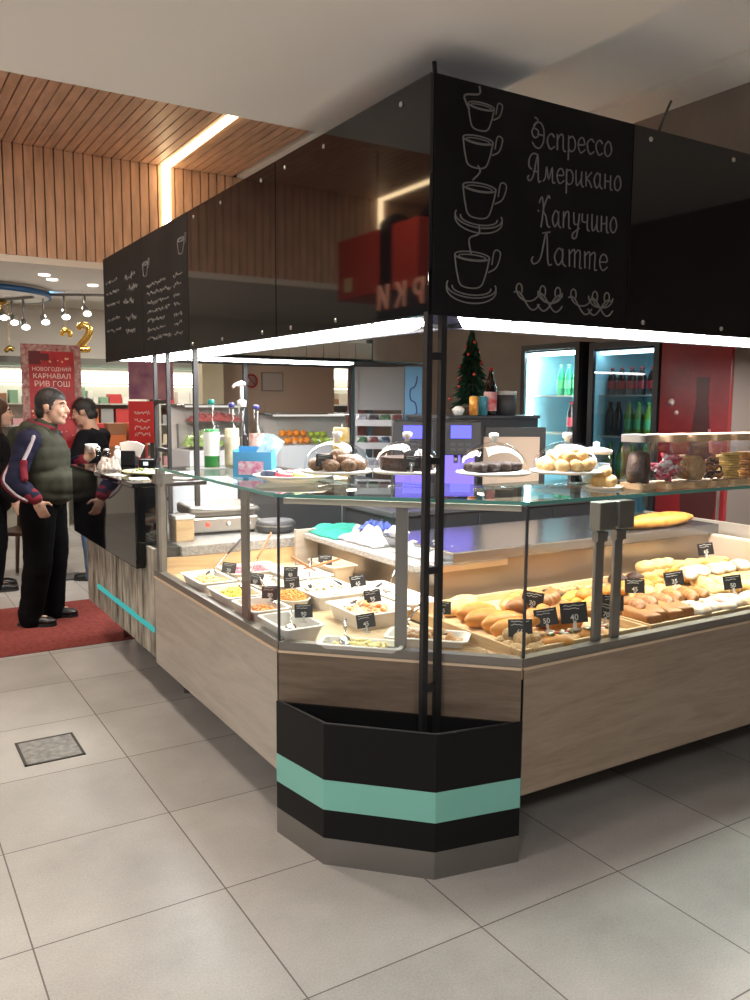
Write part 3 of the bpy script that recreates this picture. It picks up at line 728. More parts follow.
def heap_mb(lx, ly, h, bump=.35, bits=60, size=.008, long=1., seed=0, fill=1.):
    b = MB(); rnd = random.Random(seed)
    def f(u, v):
        x = (u-.5)*lx; y = (v-.5)*ly; e = max(0, 1-max(abs(2*u-1), abs(2*v-1))**3)
        k = noise.noise(Vector((x*22+seed, y*22, seed*.7)))
        return Vector((x, y, h*(.25+.75*e)*(1+bump*k)*fill))
    b.grid(f, 18, 22)
    for i in range(bits):
        u, v = rnd.uniform(.1, .9), rnd.uniform(.1, .9); p = f(u, v); s = size*rnd.uniform(.7, 1.3)
        b.mi = rnd.choice((0, 1, 1)); b.ball((p.x, p.y, p.z), (s*long, s, s*.8), seg=6, rings=4, rot=(rnd.uniform(0, 1), rnd.uniform(0, 1), rnd.uniform(0, 6)))
    return b
def food(name, c1, c2=None, rough=.45):
    return principled(name, c1, rough, spec=.5, col2=c2, vscale=70, bump=.3, bscale=120)
M_wtray = principled('salad_dish_white', (.80, .78, .74), .28)
S_ = {}
def salad(cx, cy, lx, ly, rz, cols, tlabel, slabel, bits=60, size=.008, long=1., fill=1., h=.062, mat=None):
    tr = tray_mb(lx, ly, h).build('salad_dish', mat or M_wtray, loc=(cx, cy, DECK), rz=rz)
    tag(tr, tlabel, 'dish', 'salad dishes in the case')
    k = len(bpy.data.objects)
    m1 = food('food_%d' % k, cols[0], cols[1]); m2 = food('foodbit_%d' % k, cols[1], cols[2] if len(cols) > 2 else None)
    s = heap_mb(lx-.038, ly-.038, .052*fill, bits=bits, size=size, long=long, seed=k % 97, fill=1).build('salad', [m1, m2], loc=(cx, cy, DECK+.010), rz=rz)
    tag(s, slabel, 'food', kind='stuff')
A45 = math.atan2(ch.y, ch.x)
Wt = 'white rectangular salad dish '
salad(1.385, 3.785, .165, .30, 0, [(.62, .45, .16), (.75, .58, .25), (.8, .7, .4)], Wt+'holding pale yellow grated salad at the bar end', 'pale yellow grated salad in the dish nearest the bar', 50, .007, 2.)
salad(1.385, 3.440, .165, .265, 0, [(.72, .52, .05), (.85, .66, .10)], Wt+'full of bright yellow sweetcorn by the front glass', 'bright yellow sweetcorn salad by the front glass', 110, .006)
salad(1.382, 3.150, .160, .235, 0, [(.62, .22, .05), (.75, .30, .07)], Wt+'with orange grated carrot at one end', 'orange grated carrot salad in the rectangular dish at the glass', 60, .006, 2.6, .7)
salad(1.376, 2.855, .160, .255, 0, [(.60, .56, .46), (.66, .62, .52)], Wt+'nearly empty, at the canted glass joint', 'thin layer of pale salad left in the corner dish', 14, .007, 1.5, .35)
salad(1.650, 3.885, .28, .235, 0, [(.62, .12, .20), (.72, .22, .28), (.8, .5, .5)], Wt+'of pink beetroot salad at the far end board', 'pink beetroot salad at the far end of the case', 70, .007, 2)
salad(1.575, 3.545, .155, .26, 0, [(.66, .58, .44), (.78, .72, .62)], Wt+'of pale seafood salad behind the sweetcorn', 'pale cream seafood salad behind the sweetcorn', 40, .011, 1.4)
salad(1.815, 3.630, .22, .23, 0, [(.68, .48, .40), (.78, .66, .58)], Wt+'of rosy beige salad in front of the beige tray', 'rosy beige salad in the middle of the back row', 50, .007, 1.6)
salad(1.765, 3.290, .24, .33, 0, [(.72, .60, .40), (.80, .72, .56), (.6, .36, .14)], Wt+'of cream salad with toasted tan pieces', 'cream salad with toasted tan pieces', 40, .010, 1.6)
salad(1.755, 2.905, .24, .28, 0, [(.72, .62, .44), (.74, .22, .06), (.8, .4, .1)], Wt+'of cream salad with orange red fish', 'cream salad topped with orange red fish pieces', 26, .013, 1.6)
salad(1.990, 3.06, .15, .46, 0, [(.74, .68, .55), (.8, .75, .64)], Wt+'long and narrow, beside the steel riser', 'white creamy salad in the long narrow dish', 40, .009, 1.3)
M_beige = principled('beige_dish', (.62, .52, .38), .4)
salad(2.01, 3.68, .14, .26, .0, [(.66, .56, .40), (.72, .64, .5)], 'beige rectangular dish beside the riser under the green cloth', 'pale filling in the beige dish by the riser', 10, .008, 1.4, .4, .09, M_beige)
salad(1.505, 2.535, .30, .105, A45, [(.78, .60, .18), (.84, .72, .35)], 'flat white dish of yellow egg salad along the canted glass', 'yellow egg salad behind the canted glass', 40, .008, 1.3, .6, .035)
salad(1.775, 2.500, .30, .14, A45, [(.62, .50, .34), (.40, .18, .06), (.5, .26, .1)], 'flat white dish of browned cutlets beside the wicker mat', 'browned cutlets lying in cream on a flat dish', 26, .017, 1.3, .6, .035)
# oval bowl with carrot
t = MB(); t.lathe([(.045, 0), (.062, .004), (.085, .05), (.090, .056), (.086, .057), (.066, .016), (0, .010)], n=28, M=Matrix.Diagonal((.88, 1.2, 1, 1)))
tag(t.build('salad_bowl', M_wtray, loc=(1.572, 3.255, DECK)), 'white oval bowl of bright orange carrot salad', 'bowl')
b = MB()
rnd = random.Random(4)
b.ball((0, 0, .034), (.064, .09, .032), seg=20, rings=10)
for i in range(120):
    a = rnd.uniform(0, 2*PI); r = math.sqrt(rnd.random())*.85; x, y = .062*r*math.cos(a), .088*r*math.sin(a); z = .034+.032*math.sqrt(max(0, 1-r*r))
    b.mi = i % 2; b.ball((x, y, z), (.014, .0035, .0035), seg=5, rings=4, rot=(0, rnd.uniform(-.5, .5), rnd.uniform(0, 6)))
tag(b.build('salad', [food('carrot_a', (.66, .20, .03), (.80, .32, .05)), food('carrot_b', (.78, .30, .05), (.85, .42, .1))], loc=(1.572, 3.255, DECK+.012)), 'bright orange shredded carrot heaped in the oval bowl', 'food', kind='stuff')

# price tags ---------------------------------------------------------------
M_tagchalk = principled('tag_chalk', (.62, .62, .60), .9)
M_tag = principled('tag_black', (.010, .010, .011), .5)
M_clip = principled('clip_clear', (.55, .55, .55), .25)
DIG = {'60': None, '50': None, '40': None, '80': None, '35': None, '70': None}
def tag_proto(price, w_=.075, h_=.055):
    t = thing('price_tag', '', 'price tag')
    b = MB(); b.box((-w_/2, -.0012, .02), (w_/2, .0012, .02+h_)); b.build('board', M_tag, t)
    b = MB(); rnd = random.Random(hash(price) % 999)
    for z in (.86, .70):
        n = 9; x0 = -w_*.38; x1 = w_*(.38 if z > .8 else .2)
        b.tube([(x0+(x1-x0)*i/n, -.002, .02+h_*z+rnd.uniform(-.0018, .0018)) for i in range(n+1)], .0008, n=4)
    b.build('handwriting', M_tagchalk, t)
    M = Matrix(((1, 0, 0, 0), (0, 0, -1, -.0016), (0, 1, 0, .02+h_*.14), (0, 0, 0, 1)))
    add_text(price, 'price', M_tagchalk, t, M, h_*.42, .0003, bold=.0002)
    b = MB(); b.box((-.012, -.004, 0), (.012, .016, .004)); b.box((-.004, -.003, .003), (.004, .003, .026)); b.build('clip', M_clip, t)
    return t
protos = {}
def price_tag(p, x, y, z, label, rz=FACE, tilt=-.15, s=1., group='price tags'):
    if p not in protos: o = protos[p] = tag_proto(p)
    else: o = dup(protos[p])
    o.location = (x, y, z); o.rotation_euler = (tilt, random.uniform(-.22, .22), rz); o.scale = (s,)*3
    o['label'] = label; o['group'] = group
ZT_ = DECK+.05
for p, x, y, lab in (('70', 1.49, 3.80, 'between the yellow salad and the pink beetroot'), ('80', 1.45, 3.21, 'stuck into the orange grated carrot dish'), ('60', 1.50, 3.50, 'between the sweetcorn and the seafood salad'),
     ('90', 1.43, 2.85, 'in the nearly empty corner dish'), ('75', 1.62, 3.34, 'behind the oval carrot bowl'), ('85', 1.71, 3.55, 'between seafood and rosy beige salads'), ('65', 1.90, 3.22, 'at the edge of the cream salad'),
     ('95', 1.80, 2.93, 'in the cream salad with orange red fish'), ('45', 1.57, 2.60, 'on the yellow egg salad dish'), ('55', 1.93, 2.62, 'by the browned cutlets'), ('85', 2.0, 3.74, 'in the beige dish by the riser')):
    price_tag(p, x, y, ZT_, 'black chalk price tag '+lab, FACE+random.uniform(-.25, .25), -.3, .95, 'price tags among the salads')
ZP = DECK+.016
for p, x, y, z, lab in (('60', 1.985, 2.215, .05, 'on the nut cookies at the glass joint'), ('50', 2.155, 2.255, .06, 'standing before the long golden pies'), ('40', 2.255, 2.215, .06, 'large, beside the left glass upright'), ('30', 2.26, 2.47, .07, 'small, on the back long pies'),
     ('70', 2.44, 2.245, .05, 'just past the double glass uprights'), ('60', 2.57, 2.32, .05, 'before the strudel slices'), ('45', 2.86, 2.46, .06, 'tilted, on the flat golden pies'), ('35', 3.16, 2.48, .06, 'in the middle of the second bread board'), ('50', 3.36, 2.32, .05, 'grey, before the sugared puffs'), ('65', 3.86, 2.84, .08, 'behind the pale buns')):
    price_tag(p, x, y, ZP+z-.02, 'black chalk price tag '+lab, FACE+random.uniform(-.2, .15), -.2, 1.15 if 'large' not in lab else 1.4, 'price tags among the pastries')

# spoons ---------------------------------------------------------------------
M_sp = principled('spoon_steel', (.6, .58, .56), .22, 1.)
M_wdh = principled('spoon_wood', (.42, .16, .06), .5)
M_blkh = principled('spoon_black', (.02, .02, .02), .4)
def spoon(p0, p1, hm, label, bowl=.022, r=.0045):
    p0 = Vector(p0); p1 = Vector(p1); t = thing('serving_spoon', label, 'spoon', p0, 0, 'serving spoons in the salads')
    d = (p1-p0); L = d.length; q = d.to_track_quat('Z', 'Y').to_matrix().to_4x4()
    b = MB(); b.ball((0, 0, .01), (bowl, .008, .034), M=q, seg=12, rings=8); b.build('bowl', M_sp, t)
    b = MB(); b.tube([q @ Vector((0, 0, .03)), q @ Vector((0, 0, L*.55))], r*.7); b.build('shaft', M_sp, t)
    b = MB(); b.tube([q @ Vector((0, 0, L*.5)), q @ Vector((0, 0, L*.75)), q @ Vector((0, 0, L))], [r, r*1.6, r*1.2]); b.build('handle', hm, t)
zt = DECK+.06
spoon((1.42, 3.86, zt), (1.72, 4.12, zt+.14), M_blkh, 'black-handled serving spoon leaning out of the yellow salad')
spoon((1.44, 3.50, zt), (1.78, 3.92, zt+.17), M_wdh, 'red-handled serving spoon leaning over the pink beetroot')
spoon((1.46, 3.17, zt), (1.52, 3.50, zt+.05), M_sp, 'steel serving spoon lying from carrot towards the seafood salad')
spoon((1.62, 3.62, zt), (2.02, 3.62, zt+.06), M_wdh, 'red-handled serving spoon lying across the rosy beige salad')
spoon((1.70, 3.35, zt), (1.86, 3.62, zt+.08), M_sp, 'steel serving spoon in the toasted cream salad')
spoon((1.86, 3.34, zt), (1.74, 3.60, zt+.1), M_wdh, 'brown-handled serving spoon rising from the cream salad')
spoon((1.70, 2.97, zt), (1.92, 3.06, zt+.05), M_sp, 'steel serving spoon beside the orange red fish')
spoon((1.97, 3.10, zt), (2.13, 3.18, zt+.20), M_sp, 'slim steel spoon standing in the long narrow dish')
spoon((1.35, 2.80, zt-.01), (1.43, 2.97, zt+.02), M_sp, 'steel serving spoon lying in the nearly empty dish')
spoon((1.45, 2.56, zt-.02), (1.52, 2.68, zt+.03), M_sp, 'steel serving spoon on the yellow egg salad')
spoon((1.74, 2.62, zt-.02), (1.90, 2.72, zt+.04), M_sp, 'steel serving spoon behind the browned cutlets')

# wicker mat and bread boards
b = MB(); M_wick = principled('wicker', (.45, .28, .12), .7, col2=(.25, .14, .05), vscale=90, bump=.6, bscale=150)
b.box((-.09, -.05, 0), (.09, .05, .012), bev=.004); tag(b.build('wicker_mat', M_wick, loc=(1.80, 2.325, DECK), rz=A45), 'small brown wicker mat between cutlets and bread board', 'mat')
def bread_board(x0, y0, x1, y1, label):
    t = thing('bread_board', label, 'tray', ((x0+x1)/2, (y0+y1)/2, DECK), 0, 'bread boards')
    b = MB(); b.box((x0, y0, DECK), (x1, y1, DECK+.012)); part(t, 'base', b, M_oakdark)
    for lo, hi in (((x0, y0), (x0+.012, y1)), ((x1-.012, y0), (x1, y1)), ((x0+.012, y0), (x1-.012, y0+.012)), ((x0+.012, y1-.012), (x1-.012, y1))):
        b = MB(); b.box((*lo, DECK+.012), (*hi, DECK+.045), bev=.003); part(t, 'edge', b, M_oakdark)
bread_board(1.925, 2.15, 2.58, 2.90, 'wooden bread board with raised edges nearest the planter corner')
bread_board(2.60, 2.15, 3.28, 2.90, 'wooden bread board just past the double uprights')
bread_board(3.30, 2.15, 4.03, 2.90, 'wooden bread board at the end panel')

# pastries -------------------------------------------------------------------
crust = principled('crust_golden', (.48, .18, .028), .42, col2=(.70, .36, .085), vscale=16, bump=.25, bscale=50, spec=.4)
crustd = principled('crust_brown', (.28, .10, .022), .45, col2=(.46, .20, .055), vscale=16, bump=.3, bscale=60)
crustl = principled('crust_pale', (.60, .36, .12), .5, col2=(.76, .54, .25), vscale=14, bump=.25, bscale=50)
sugar = principled('icing_sugar', (.82, .78, .72), .8, col2=(.62, .38, .18), vscale=22, bump=.2)
jam = principled('jam', (.28, .03, .02), .2)
chocm = principled('chocolate', (.045, .018, .010), .45, var=.5, vscale=40, bump=.5, bscale=80)
nutm = principled('nut_cookie', (.42, .24, .09), .7, col2=(.60, .40, .20), vscale=60, bump=.9, bscale=90)
top_g = principled('topping_green', (.16, .22, .05), .5); top_r = principled('topping_red', (.45, .06, .03), .4); top_w = principled('topping_white', (.75, .70, .6), .5)
def pie(seed, L=.16, W=.055, H=.045, mats=crust, slits=True):
    b = MB(); b.ball((0, 0, H*.42), (L/2, W/2, H*.55), seg=24, rings=12)
    for v in b.bm.verts:
        k = 1-.35*abs(v.co.x/(L/2))**2; v.co.y *= k/.9
        if v.co.z < .0: v.co.z = 0
    b.noise_(.006, 26, seed)
    return b
def coil(seed, L=.15, W=.07, H=.06, n=6):      # ridged roll / croissant
    b = MB()
    def f(u, v):
        s = 2*u-1; r = math.sqrt(max(0, 1-abs(s)**2.4)); r *= (.88+.12*abs(math.cos(u*PI*n)))
        a = 2*PI*v; return Vector((s*L/2, r*W/2*math.cos(a)+.018*s*s, H*.46+r*H/2*math.sin(a)*(1 if math.sin(a) > 0 else .8)))
    b.grid(f, 36, 14, closed_v=True); b.noise_(.003, 40, seed); return b
def ring(seed, R=.045, r=.022):
    b = MB(); b.grid(lambda u, v: Vector(((R+r*math.cos(2*PI*v))*math.cos(2*PI*u), (R+r*math.cos(2*PI*v))*math.sin(2*PI*u), r*.85+r*.85*math.sin(2*PI*v))), 26, 12, True, True, flip=True)
    b.noise_(.004, 30, seed); return b
def slab(seed, L=.13, W=.07, H=.035):
    b = MB(); b.box((-L/2, -W/2, 0), (L/2, W/2, H), bev=.012); bmesh.ops.subdivide_edges(b.bm, edges=b.bm.edges[:], cuts=2, use_grid_fill=True); b.noise_(.005, 34, seed)
    return b
def bun(seed, R=.05, H=.05):
    b = MB(); b.ball((0, 0, H*.45), (R, R*.95, H*.55), seg=18, rings=10)
    for v in b.bm.verts: v.co.z = max(v.co.z, 0)
    b.noise_(.008, 24, seed); return b
def braid(seed, L=.28, W=.13, H=.085):
    b = MB()
    def f(u, v):
        s = 2*u-1; r = (1-abs(s)**3)**.5 if abs(s) < 1 else 0; a = 2*PI*v
        k = 1+.10*math.cos(u*2*PI*6+a*1.0)
        return Vector((s*L/2, r*k*W/2*math.cos(a), max(0, H*.42+r*k*H/2*math.sin(a))))
    b.grid(f, 60, 22, closed_v=True); b.noise_(.004, 30, seed); return b
def make(name, mb, mat, label, group, x, y, z, rz, rx=0., ry=0., cat='pastry', extra=None):
    o = mb.build(name, mat, loc=(x, y, z), smooth=True); o.rotation_euler = (rx, ry, rz); tag(o, label, cat, group)
    if extra: extra(o)
    return o
ORD = ['first', 'second', 'third', 'fourth', 'fifth', 'sixth', 'seventh', 'eighth', 'ninth', 'tenth', 'eleventh', 'twelfth']
def series(name, gen, mat, n, pos, lab, group, rz=0., cat='pastry', jit=.15, sc=1.15, extra=None):
    base = gen(n*3+len(name)).mesh(name); base.materials.append(mat); base.polygons.foreach_set('use_smooth', [True]*len(base.polygons))
    first = None
    for i in range(n):
        x, y, z = pos(i)
        if first is None:
            o = first = link(name, base); tag(o, '', cat, group)
            if extra: extra(o)
        else: o = dup(first)
        o.location = (x, y, z); o.rotation_euler = (0, random.uniform(-.06, .06), rz+random.uniform(-jit, jit)); o.scale = [sc*random.uniform(.93, 1.07) for _ in range(3)]
        o['label'] = lab % ORD[i] if '%s' in lab else lab; o['group'] = group
Z0 = DECK+.0125
def cover_z(o): pass
# board one
pos = [(1.955, 2.19), (2.0, 2.175), (2.04, 2.19), (1.96, 2.245), (2.0, 2.25), (2.045, 2.245), (1.96, 2.30), (2.01, 2.30), (1.98, 2.21), (2.02, 2.26), (1.985, 2.27), (2.03, 2.21)]
series('nut_cookie', lambda s: bun(s, .028, .04), nutm, 12, lambda i: (*pos[i], Z0+(.028 if i > 7 else 0)), 'lumpy brown nut cookie heaped at the planter corner of the bread board', 'heaped nut cookies', cat='cookie', jit=3)
series('long_pie', lambda s: pie(s, .19, .07, .06), crust, 4, lambda i: (2.10+.03*(i % 2), 2.40+.085*i, Z0+.002), 'long golden pie on the planter-side bread board, %s row back from the glass', 'long golden pies on the planter-side bread board', .12)
series('long_pie', lambda s: pie(s, .19, .07, .06), crust, 3, lambda i: (2.32+.02*(i % 2), 2.34+.085*i, Z0+.002), 'long golden pie beside the braided loaf, %s row back from the glass', 'long golden pies beside the braided loaf', .1)
def boat_extra(o):
    rnd = random.Random(5)
    for nm, m, k in (('filling', top_w, 9), ('herbs', top_g, 8), ('tomato', top_r, 5)):
        b = MB()
        for _ in range(k): b.ball((rnd.uniform(-.055, .055), rnd.uniform(-.015, .015), .042+rnd.uniform(0, .004)), (.010, .008, .005), seg=6, rings=4)
        b.build(nm, m, o)
series('topped_boat', lambda s: pie(s, .18, .075, .045), crust, 2, lambda i: (2.16+.19*i, 2.195-.0*i, Z0), 'open boat bread with white, green and red topping, %s from the planter', 'topped boat breads at the glass', .05, 'bread', .04, extra=boat_extra)
make('braided_loaf', braid(3), principled('crust_orange', (.56, .22, .05), .35, col2=(.72, .38, .12), vscale=12, bump=.2, spec=.5), 'big glossy orange-brown braided loaf at the back of the planter-side bread board', None, 2.40, 2.68, Z0, .35, cat='bread')
series('long_pie', lambda s: pie(s, .17, .065, .05), crustl, 3, lambda i: (2.12+.04*i, 2.76+.045*i, Z0+.002), 'pale long roll at the back of the planter-side bread board, %s from the glass', 'pale rolls at the back of the planter-side bread board', .2)
# board two
series('strudel_slice', lambda s: slab(s, .16, .065, .055), crustd, 4, lambda i: (2.665+.072*i, 2.255+.012*(i % 2), Z0+.004), 'brown flaky strudel slice at the front glass, %s past the uprights', 'strudel slices at the glass', 1.15)
def jam_extra(o):
    b = MB(); b.lathe([(.026, .018), (.02, .028), (0, .03)], n=14); b.build('jam_filling', jam, o)
series('sugar_ring', lambda s: ring(s), sugar, 4, lambda i: (2.945+.088*i, 2.225+.01*(i % 2), Z0+.015), 'icing-sugar ring pastry with dark jam centre, %s along the front glass', 'sugared ring pastries', 0, jit=.4, extra=jam_extra)
series('long_pie', lambda s: pie(s, .2, .06, .045), principled('crust_yellow', (.64, .34, .05), .4, col2=(.76, .48, .13), vscale=14, bump=.2), 5, lambda i: (2.70+.025*(i % 2), 2.42+.062*i, Z0+.002), 'flat yellow-golden pie on the middle bread board, %s row back', 'flat golden pies on the middle bread board', .1)
series('sausage_roll', lambda s: coil(s, .15, .06, .055, 5), crustd, 4, lambda i: (2.90+.09*i, 2.39+.014*(i % 2), Z0+.004), 'brown ridged sausage roll behind the sugared rings, %s along', 'sausage rolls behind the sugared rings', .9)
series('puff_roll', lambda s: coil(s, .14, .06, .055, 4), crustl, 4, lambda i: (2.95+.085*i, 2.53, Z0+.004), 'pale ridged puff roll in the middle bread board\'s middle row, %s along', 'pale puff rolls, middle row', .8)
series('flat_pie', lambda s: slab(s, .16, .08, .035), crust, 4, lambda i: (2.92+.1*i, 2.67+.02*(i % 2), Z0+.002), 'square golden flat pie in the middle bread board\'s back row, %s along', 'flat pies, back row', .3)
b = tray_mb(.2, .12, .02, taper=.012); tag(b.build('baking_pan', M_dark, loc=(2.78, 2.79, Z0)), 'small dark baking pan of nut squares at the back', 'pan')
series('nut_square', lambda s: slab(s, .045, .04, .03), nutm, 6, lambda i: (2.73+.05*(i % 3), 2.765+.05*(i//3), Z0+.010), 'small brown nut square lying in the dark baking pan', 'nut squares in the pan', 0, jit=.1)
b = slab(2, .10, .05, .02); tag(b.build('wrapped_bar', principled('wrapper_blue', (.65, .66, .70), .3, col2=(.12, .2, .5), vscale=25), loc=(2.93, 2.80, Z0)), 'blue and white wrapped packet at the back of the middle bread board', 'packet')
# board three
series('sugar_puff', lambda s: bun(s, .05, .055), sugar, 5, lambda i: (3.36+.095*i, 2.235+.012*(i % 2), Z0), 'sugar-dusted puff bun at the front of the end-panel bread board, %s along', 'sugared puff buns', 0, jit=2)
series('dark_roll', lambda s: coil(s, .13, .06, .05, 5), principled('crust_dark', (.14, .05, .02), .4, var=.4, vscale=20, bump=.3), 3, lambda i: (3.62+.09*i, 2.35, Z0+.004), 'dark chocolate-brown roll on the end-panel bread board, %s along', 'dark rolls', .9)
series('bread_roll', lambda s: coil(s, .17, .075, .065, 5), crustl, 6, lambda i: (3.38+.085*i, 2.49+.01*(i % 2), Z0+.004), 'pale floury bread roll in the end-panel bread board\'s middle row, %s along', 'bread rolls, middle row', 1.1, 'bread')
series('bread_roll', lambda s: coil(s, .17, .075, .065, 5), crust, 6, lambda i: (3.42+.088*i, 2.67+.01*(i % 2), Z0+.012), 'golden bread roll in the end-panel bread board\'s back row, %s along', 'bread rolls, back row', 1.1, 'bread')
series('pale_bun', lambda s: bun(s, .045, .06), crustl, 6, lambda i: (3.36+.08*(i % 3), 2.80+.03*(i//3), Z0+.0+.035*(i//3)), 'pale round bun piled in the rear corner of the end-panel bread board', 'pale round buns', 0, 'bread', 2)
series('chocolate_bun', lambda s: bun(s, .045, .05), chocm, 2, lambda i: (3.17+.09*i, 2.84-.03*i, Z0), 'dark chocolate bun behind the flat pies, %s along', 'chocolate buns', 0, jit=2)
# second layer, heaped on the first
series('golden_roll', lambda s: coil(s, .14, .065, .055, 5), crust, 5, lambda i: (2.16+.075*i, 2.33+.035*(i % 2), Z0+.045), 'ridged golden roll resting on the long pies of the planter-side bread board, %s along', 'golden rolls on the long pies', .8)
series('golden_roll', lambda s: coil(s, .15, .07, .06, 5), crustd, 4, lambda i: (2.24+.07*i, 2.52+.03*(i % 2), Z0+.045), 'brown ridged roll before the braided loaf, %s along', 'brown rolls before the braided loaf', .6)
series('flaky_twist', lambda s: coil(s, .15, .06, .05, 6), crustd, 6, lambda i: (2.72+.085*i, 2.33+.012*(i % 2), Z0+.035), 'flaky brown twist leaning behind the strudel and sugared rings, %s along', 'flaky twists', 1.2)
series('golden_bun', lambda s: bun(s, .042, .05), crust, 6, lambda i: (2.70+.095*i, 2.60+.02*(i % 2), Z0+.02), 'round golden bun in the middle of the middle bread board, %s along', 'golden buns', 0, jit=2)
series('cream_puff', lambda s: bun(s, .045, .05), crustl, 6, lambda i: (3.34+.1*i, 2.385+.015*(i % 2), Z0+.012), 'pale cream puff behind the sugared buns, %s along', 'cream puffs', 0, jit=2)
series('iced_roll', lambda s: coil(s, .14, .065, .055, 4), sugar, 5, lambda i: (3.38+.1*i, 2.575+.012*(i % 2), Z0+.05), 'sugar-iced roll lying on the middle bread rolls, %s along', 'iced rolls', 1.0)
series('flat_bread', lambda s: slab(s, .17, .10, .03), crustl, 4, lambda i: (3.60+.1*i, 2.79+.015*(i % 2), Z0+.035), 'pale flat bread in the rear of the end-panel bread board, %s along', 'flat breads', .5)
# long loaf on the work slab
make('long_loaf', pie(5, .62, .12, .08), crust, 'long golden loaf lying on the steel work slab', None, 3.72, 3.06, .9355, .05, cat='bread')

# cloth and bags on the granite ledge
def cloth(L, W, H, seed, fold=8):
    b = MB()
    def f(u, v):
        x = (u-.5)*L; y = (v-.5)*W; e = (1-abs(2*u-1)**4)*(1-abs(2*v-1)**4)
        return Vector((x+.02*noise.noise(Vector((v*4, seed, 0))), y+.02*noise.noise(Vector((u*4, seed, 2))), .004+H*e*(.55+.6*noise.noise(Vector((u*fold*.6, v*fold*.6, seed))))+.004*noise.noise(Vector((u*30, v*30, seed)))))
    b.grid(f, 40, 30)
    for v in b.bm.verts: v.co.z = max(.003, v.co.z)
    bmesh.ops.solidify(b.bm, geom=b.bm.faces[:], thickness=.003)
    for v in b.bm.verts: v.co.z = max(.001, v.co.z)
    return b
tag(cloth(.36, .40, .05, 1).build('cloth', principled('cloth_green', (.04, .42, .33), .8), loc=(2.27, 4.02, .8805), smooth=True), 'folded turquoise green cloth on the ledge behind the salads', 'cloth')
M_bag = principled('plastic_bag_white', (.78, .78, .80), .3, spec=.5)
o = tag(cloth(.30, .38, .10, 5, 11).build('plastic_bag', M_bag, loc=(2.28, 3.68, .8805), smooth=True), 'crumpled white and blue plastic bag beside the green cloth', 'bag')
b = cloth(.16, .12, .06, 8, 14); q = b.build('print', principled('bag_blue', (.10, .16, .55), .35), o, loc=(.02, .04, .055), smooth=True)
tag(cloth(.30, .34, .07, 9, 10).build('plastic_bag', M_bag, loc=(2.32, 3.22, .8805), smooth=True), 'crumpled plain white plastic bag at the corner of the ledge', 'bag')
# ================================================================== goods on the glass shelf
ZG2 = 1.2800
M_ceram = principled('ceramic_white', (.80, .79, .76), .2)
M_cap = principled('cap_teal', (.02, .30, .25), .4)
def cake_stand(x, y, label, dlabel, rp=.142, h=.068):
    t = thing('cake_stand', label, 'cake stand', (x, y, ZG2), 0, 'cake stands')
    b = MB(); b.lathe([(rp*.92, h-.010), (rp, h-.004), (rp, h), (0, h)], n=36, cap=True); b.build('plate', M_ceram, t)
    b = MB(); b.lathe([(.016, .012), (.012, .03), (.016, h-.009)], n=16); b.build('stem', M_dome, t)
    b = MB(); b.lathe([(0, 0), (.078, 0), (.074, .006), (.02, .013), (0, .014)], n=28); b.build('foot', M_dome, t)
    d = thing('cake_dome', dlabel, 'cake dome', (x, y, ZG2+h+.0005), 0, 'cake domes')
    R = .128; H = .112
    b = MB(); pr = [(R, 0), (R, .012)] + [(R*math.cos(a), .012+(H-.012)*math.sin(a)) for a in [PI/2*k/12 for k in range(1, 12)]] + [(.012, H)]
    b.lathe(pr, n=40, cap=False); b.build('shell', M_dome, d)
    b = MB(); b.lathe([(R+.003, 0), (R+.003, .005), (R-.002, .005), (R-.002, 0)], n=40, cap=False); b.build('rim', M_dome, d)
    b = MB(); b.lathe([(.011, H-.002), (.009, H+.008), (.018, H+.014), (.019, H+.03), (.012, H+.034), (0, H+.035)], n=16); b.build('knob', M_ceram, d)
    return ZG2+h+.001
z = cake_stand(1.55, 2.80, 'white cake stand of chocolate nut clusters beside the sweets plate', 'clear cake dome over the chocolate nut clusters')
random.seed(5)
clus = principled('cluster_brown', (.10, .045, .02), .5, col2=(.32, .18, .09), vscale=60, bump=.9, bscale=90)
k = 0
for ring_, (n, r, dz) in enumerate(((8, .085, 0), (5, .045, .018), (1, 0, .034))):
    base = bun(ring_+4, .034, .045).mesh('nut_cluster'); base.materials.append(clus)
    for i in range(n):
        o = link('nut_cluster', base, loc=(1.55+r*math.cos(2*PI*i/n+ring_), 2.80+r*math.sin(2*PI*i/n+ring_), z+dz)); o.rotation_euler = (0, 0, i*1.7)
        tag(o, 'dark chocolate nut cluster in the pile under the first dome', 'sweet', 'nut clusters under the dome')
price_tag('90', 1.462, 2.745, z, 'black price tag inside the dome of nut clusters', FACE, -.1, .85, 'tags in the domes')
z = cake_stand(1.79, 2.675, 'white cake stand of dark layered cake behind the ladder post', 'clear cake dome over the dark layered cake')
def wedge(r, a, h):
    b = MB(); n = 6; b.prism([(0, 0)]+[(r*math.cos(a*i/n), r*math.sin(a*i/n)) for i in range(n+1)], 0, h); return b
for i in range(6):
    o = wedge(.105, 2*PI/6*.94, .05).build('cake_slice', chocm, loc=(1.79, 2.675, z), rz=i*2*PI/6); tag(o, 'wedge of dark chocolate cake under the second dome', 'cake', 'cake wedges')
    b = MB(); b.prism([(.004, .002), (.1055, .002), (.1055*math.cos(.98), .1055*math.sin(.98))], .022, .028); b.build('cream_layer', principled('cake_layer', (.30, .10, .06), .6), o)
price_tag('80', 1.735, 2.567, z, 'black price tag inside the dome of layered cake', FACE, -.1, .85, 'tags in the domes')
z = cake_stand(2.04, 2.460, 'white cake stand of dark brownie bars left of the cookies', 'clear cake dome over the brownie bars')
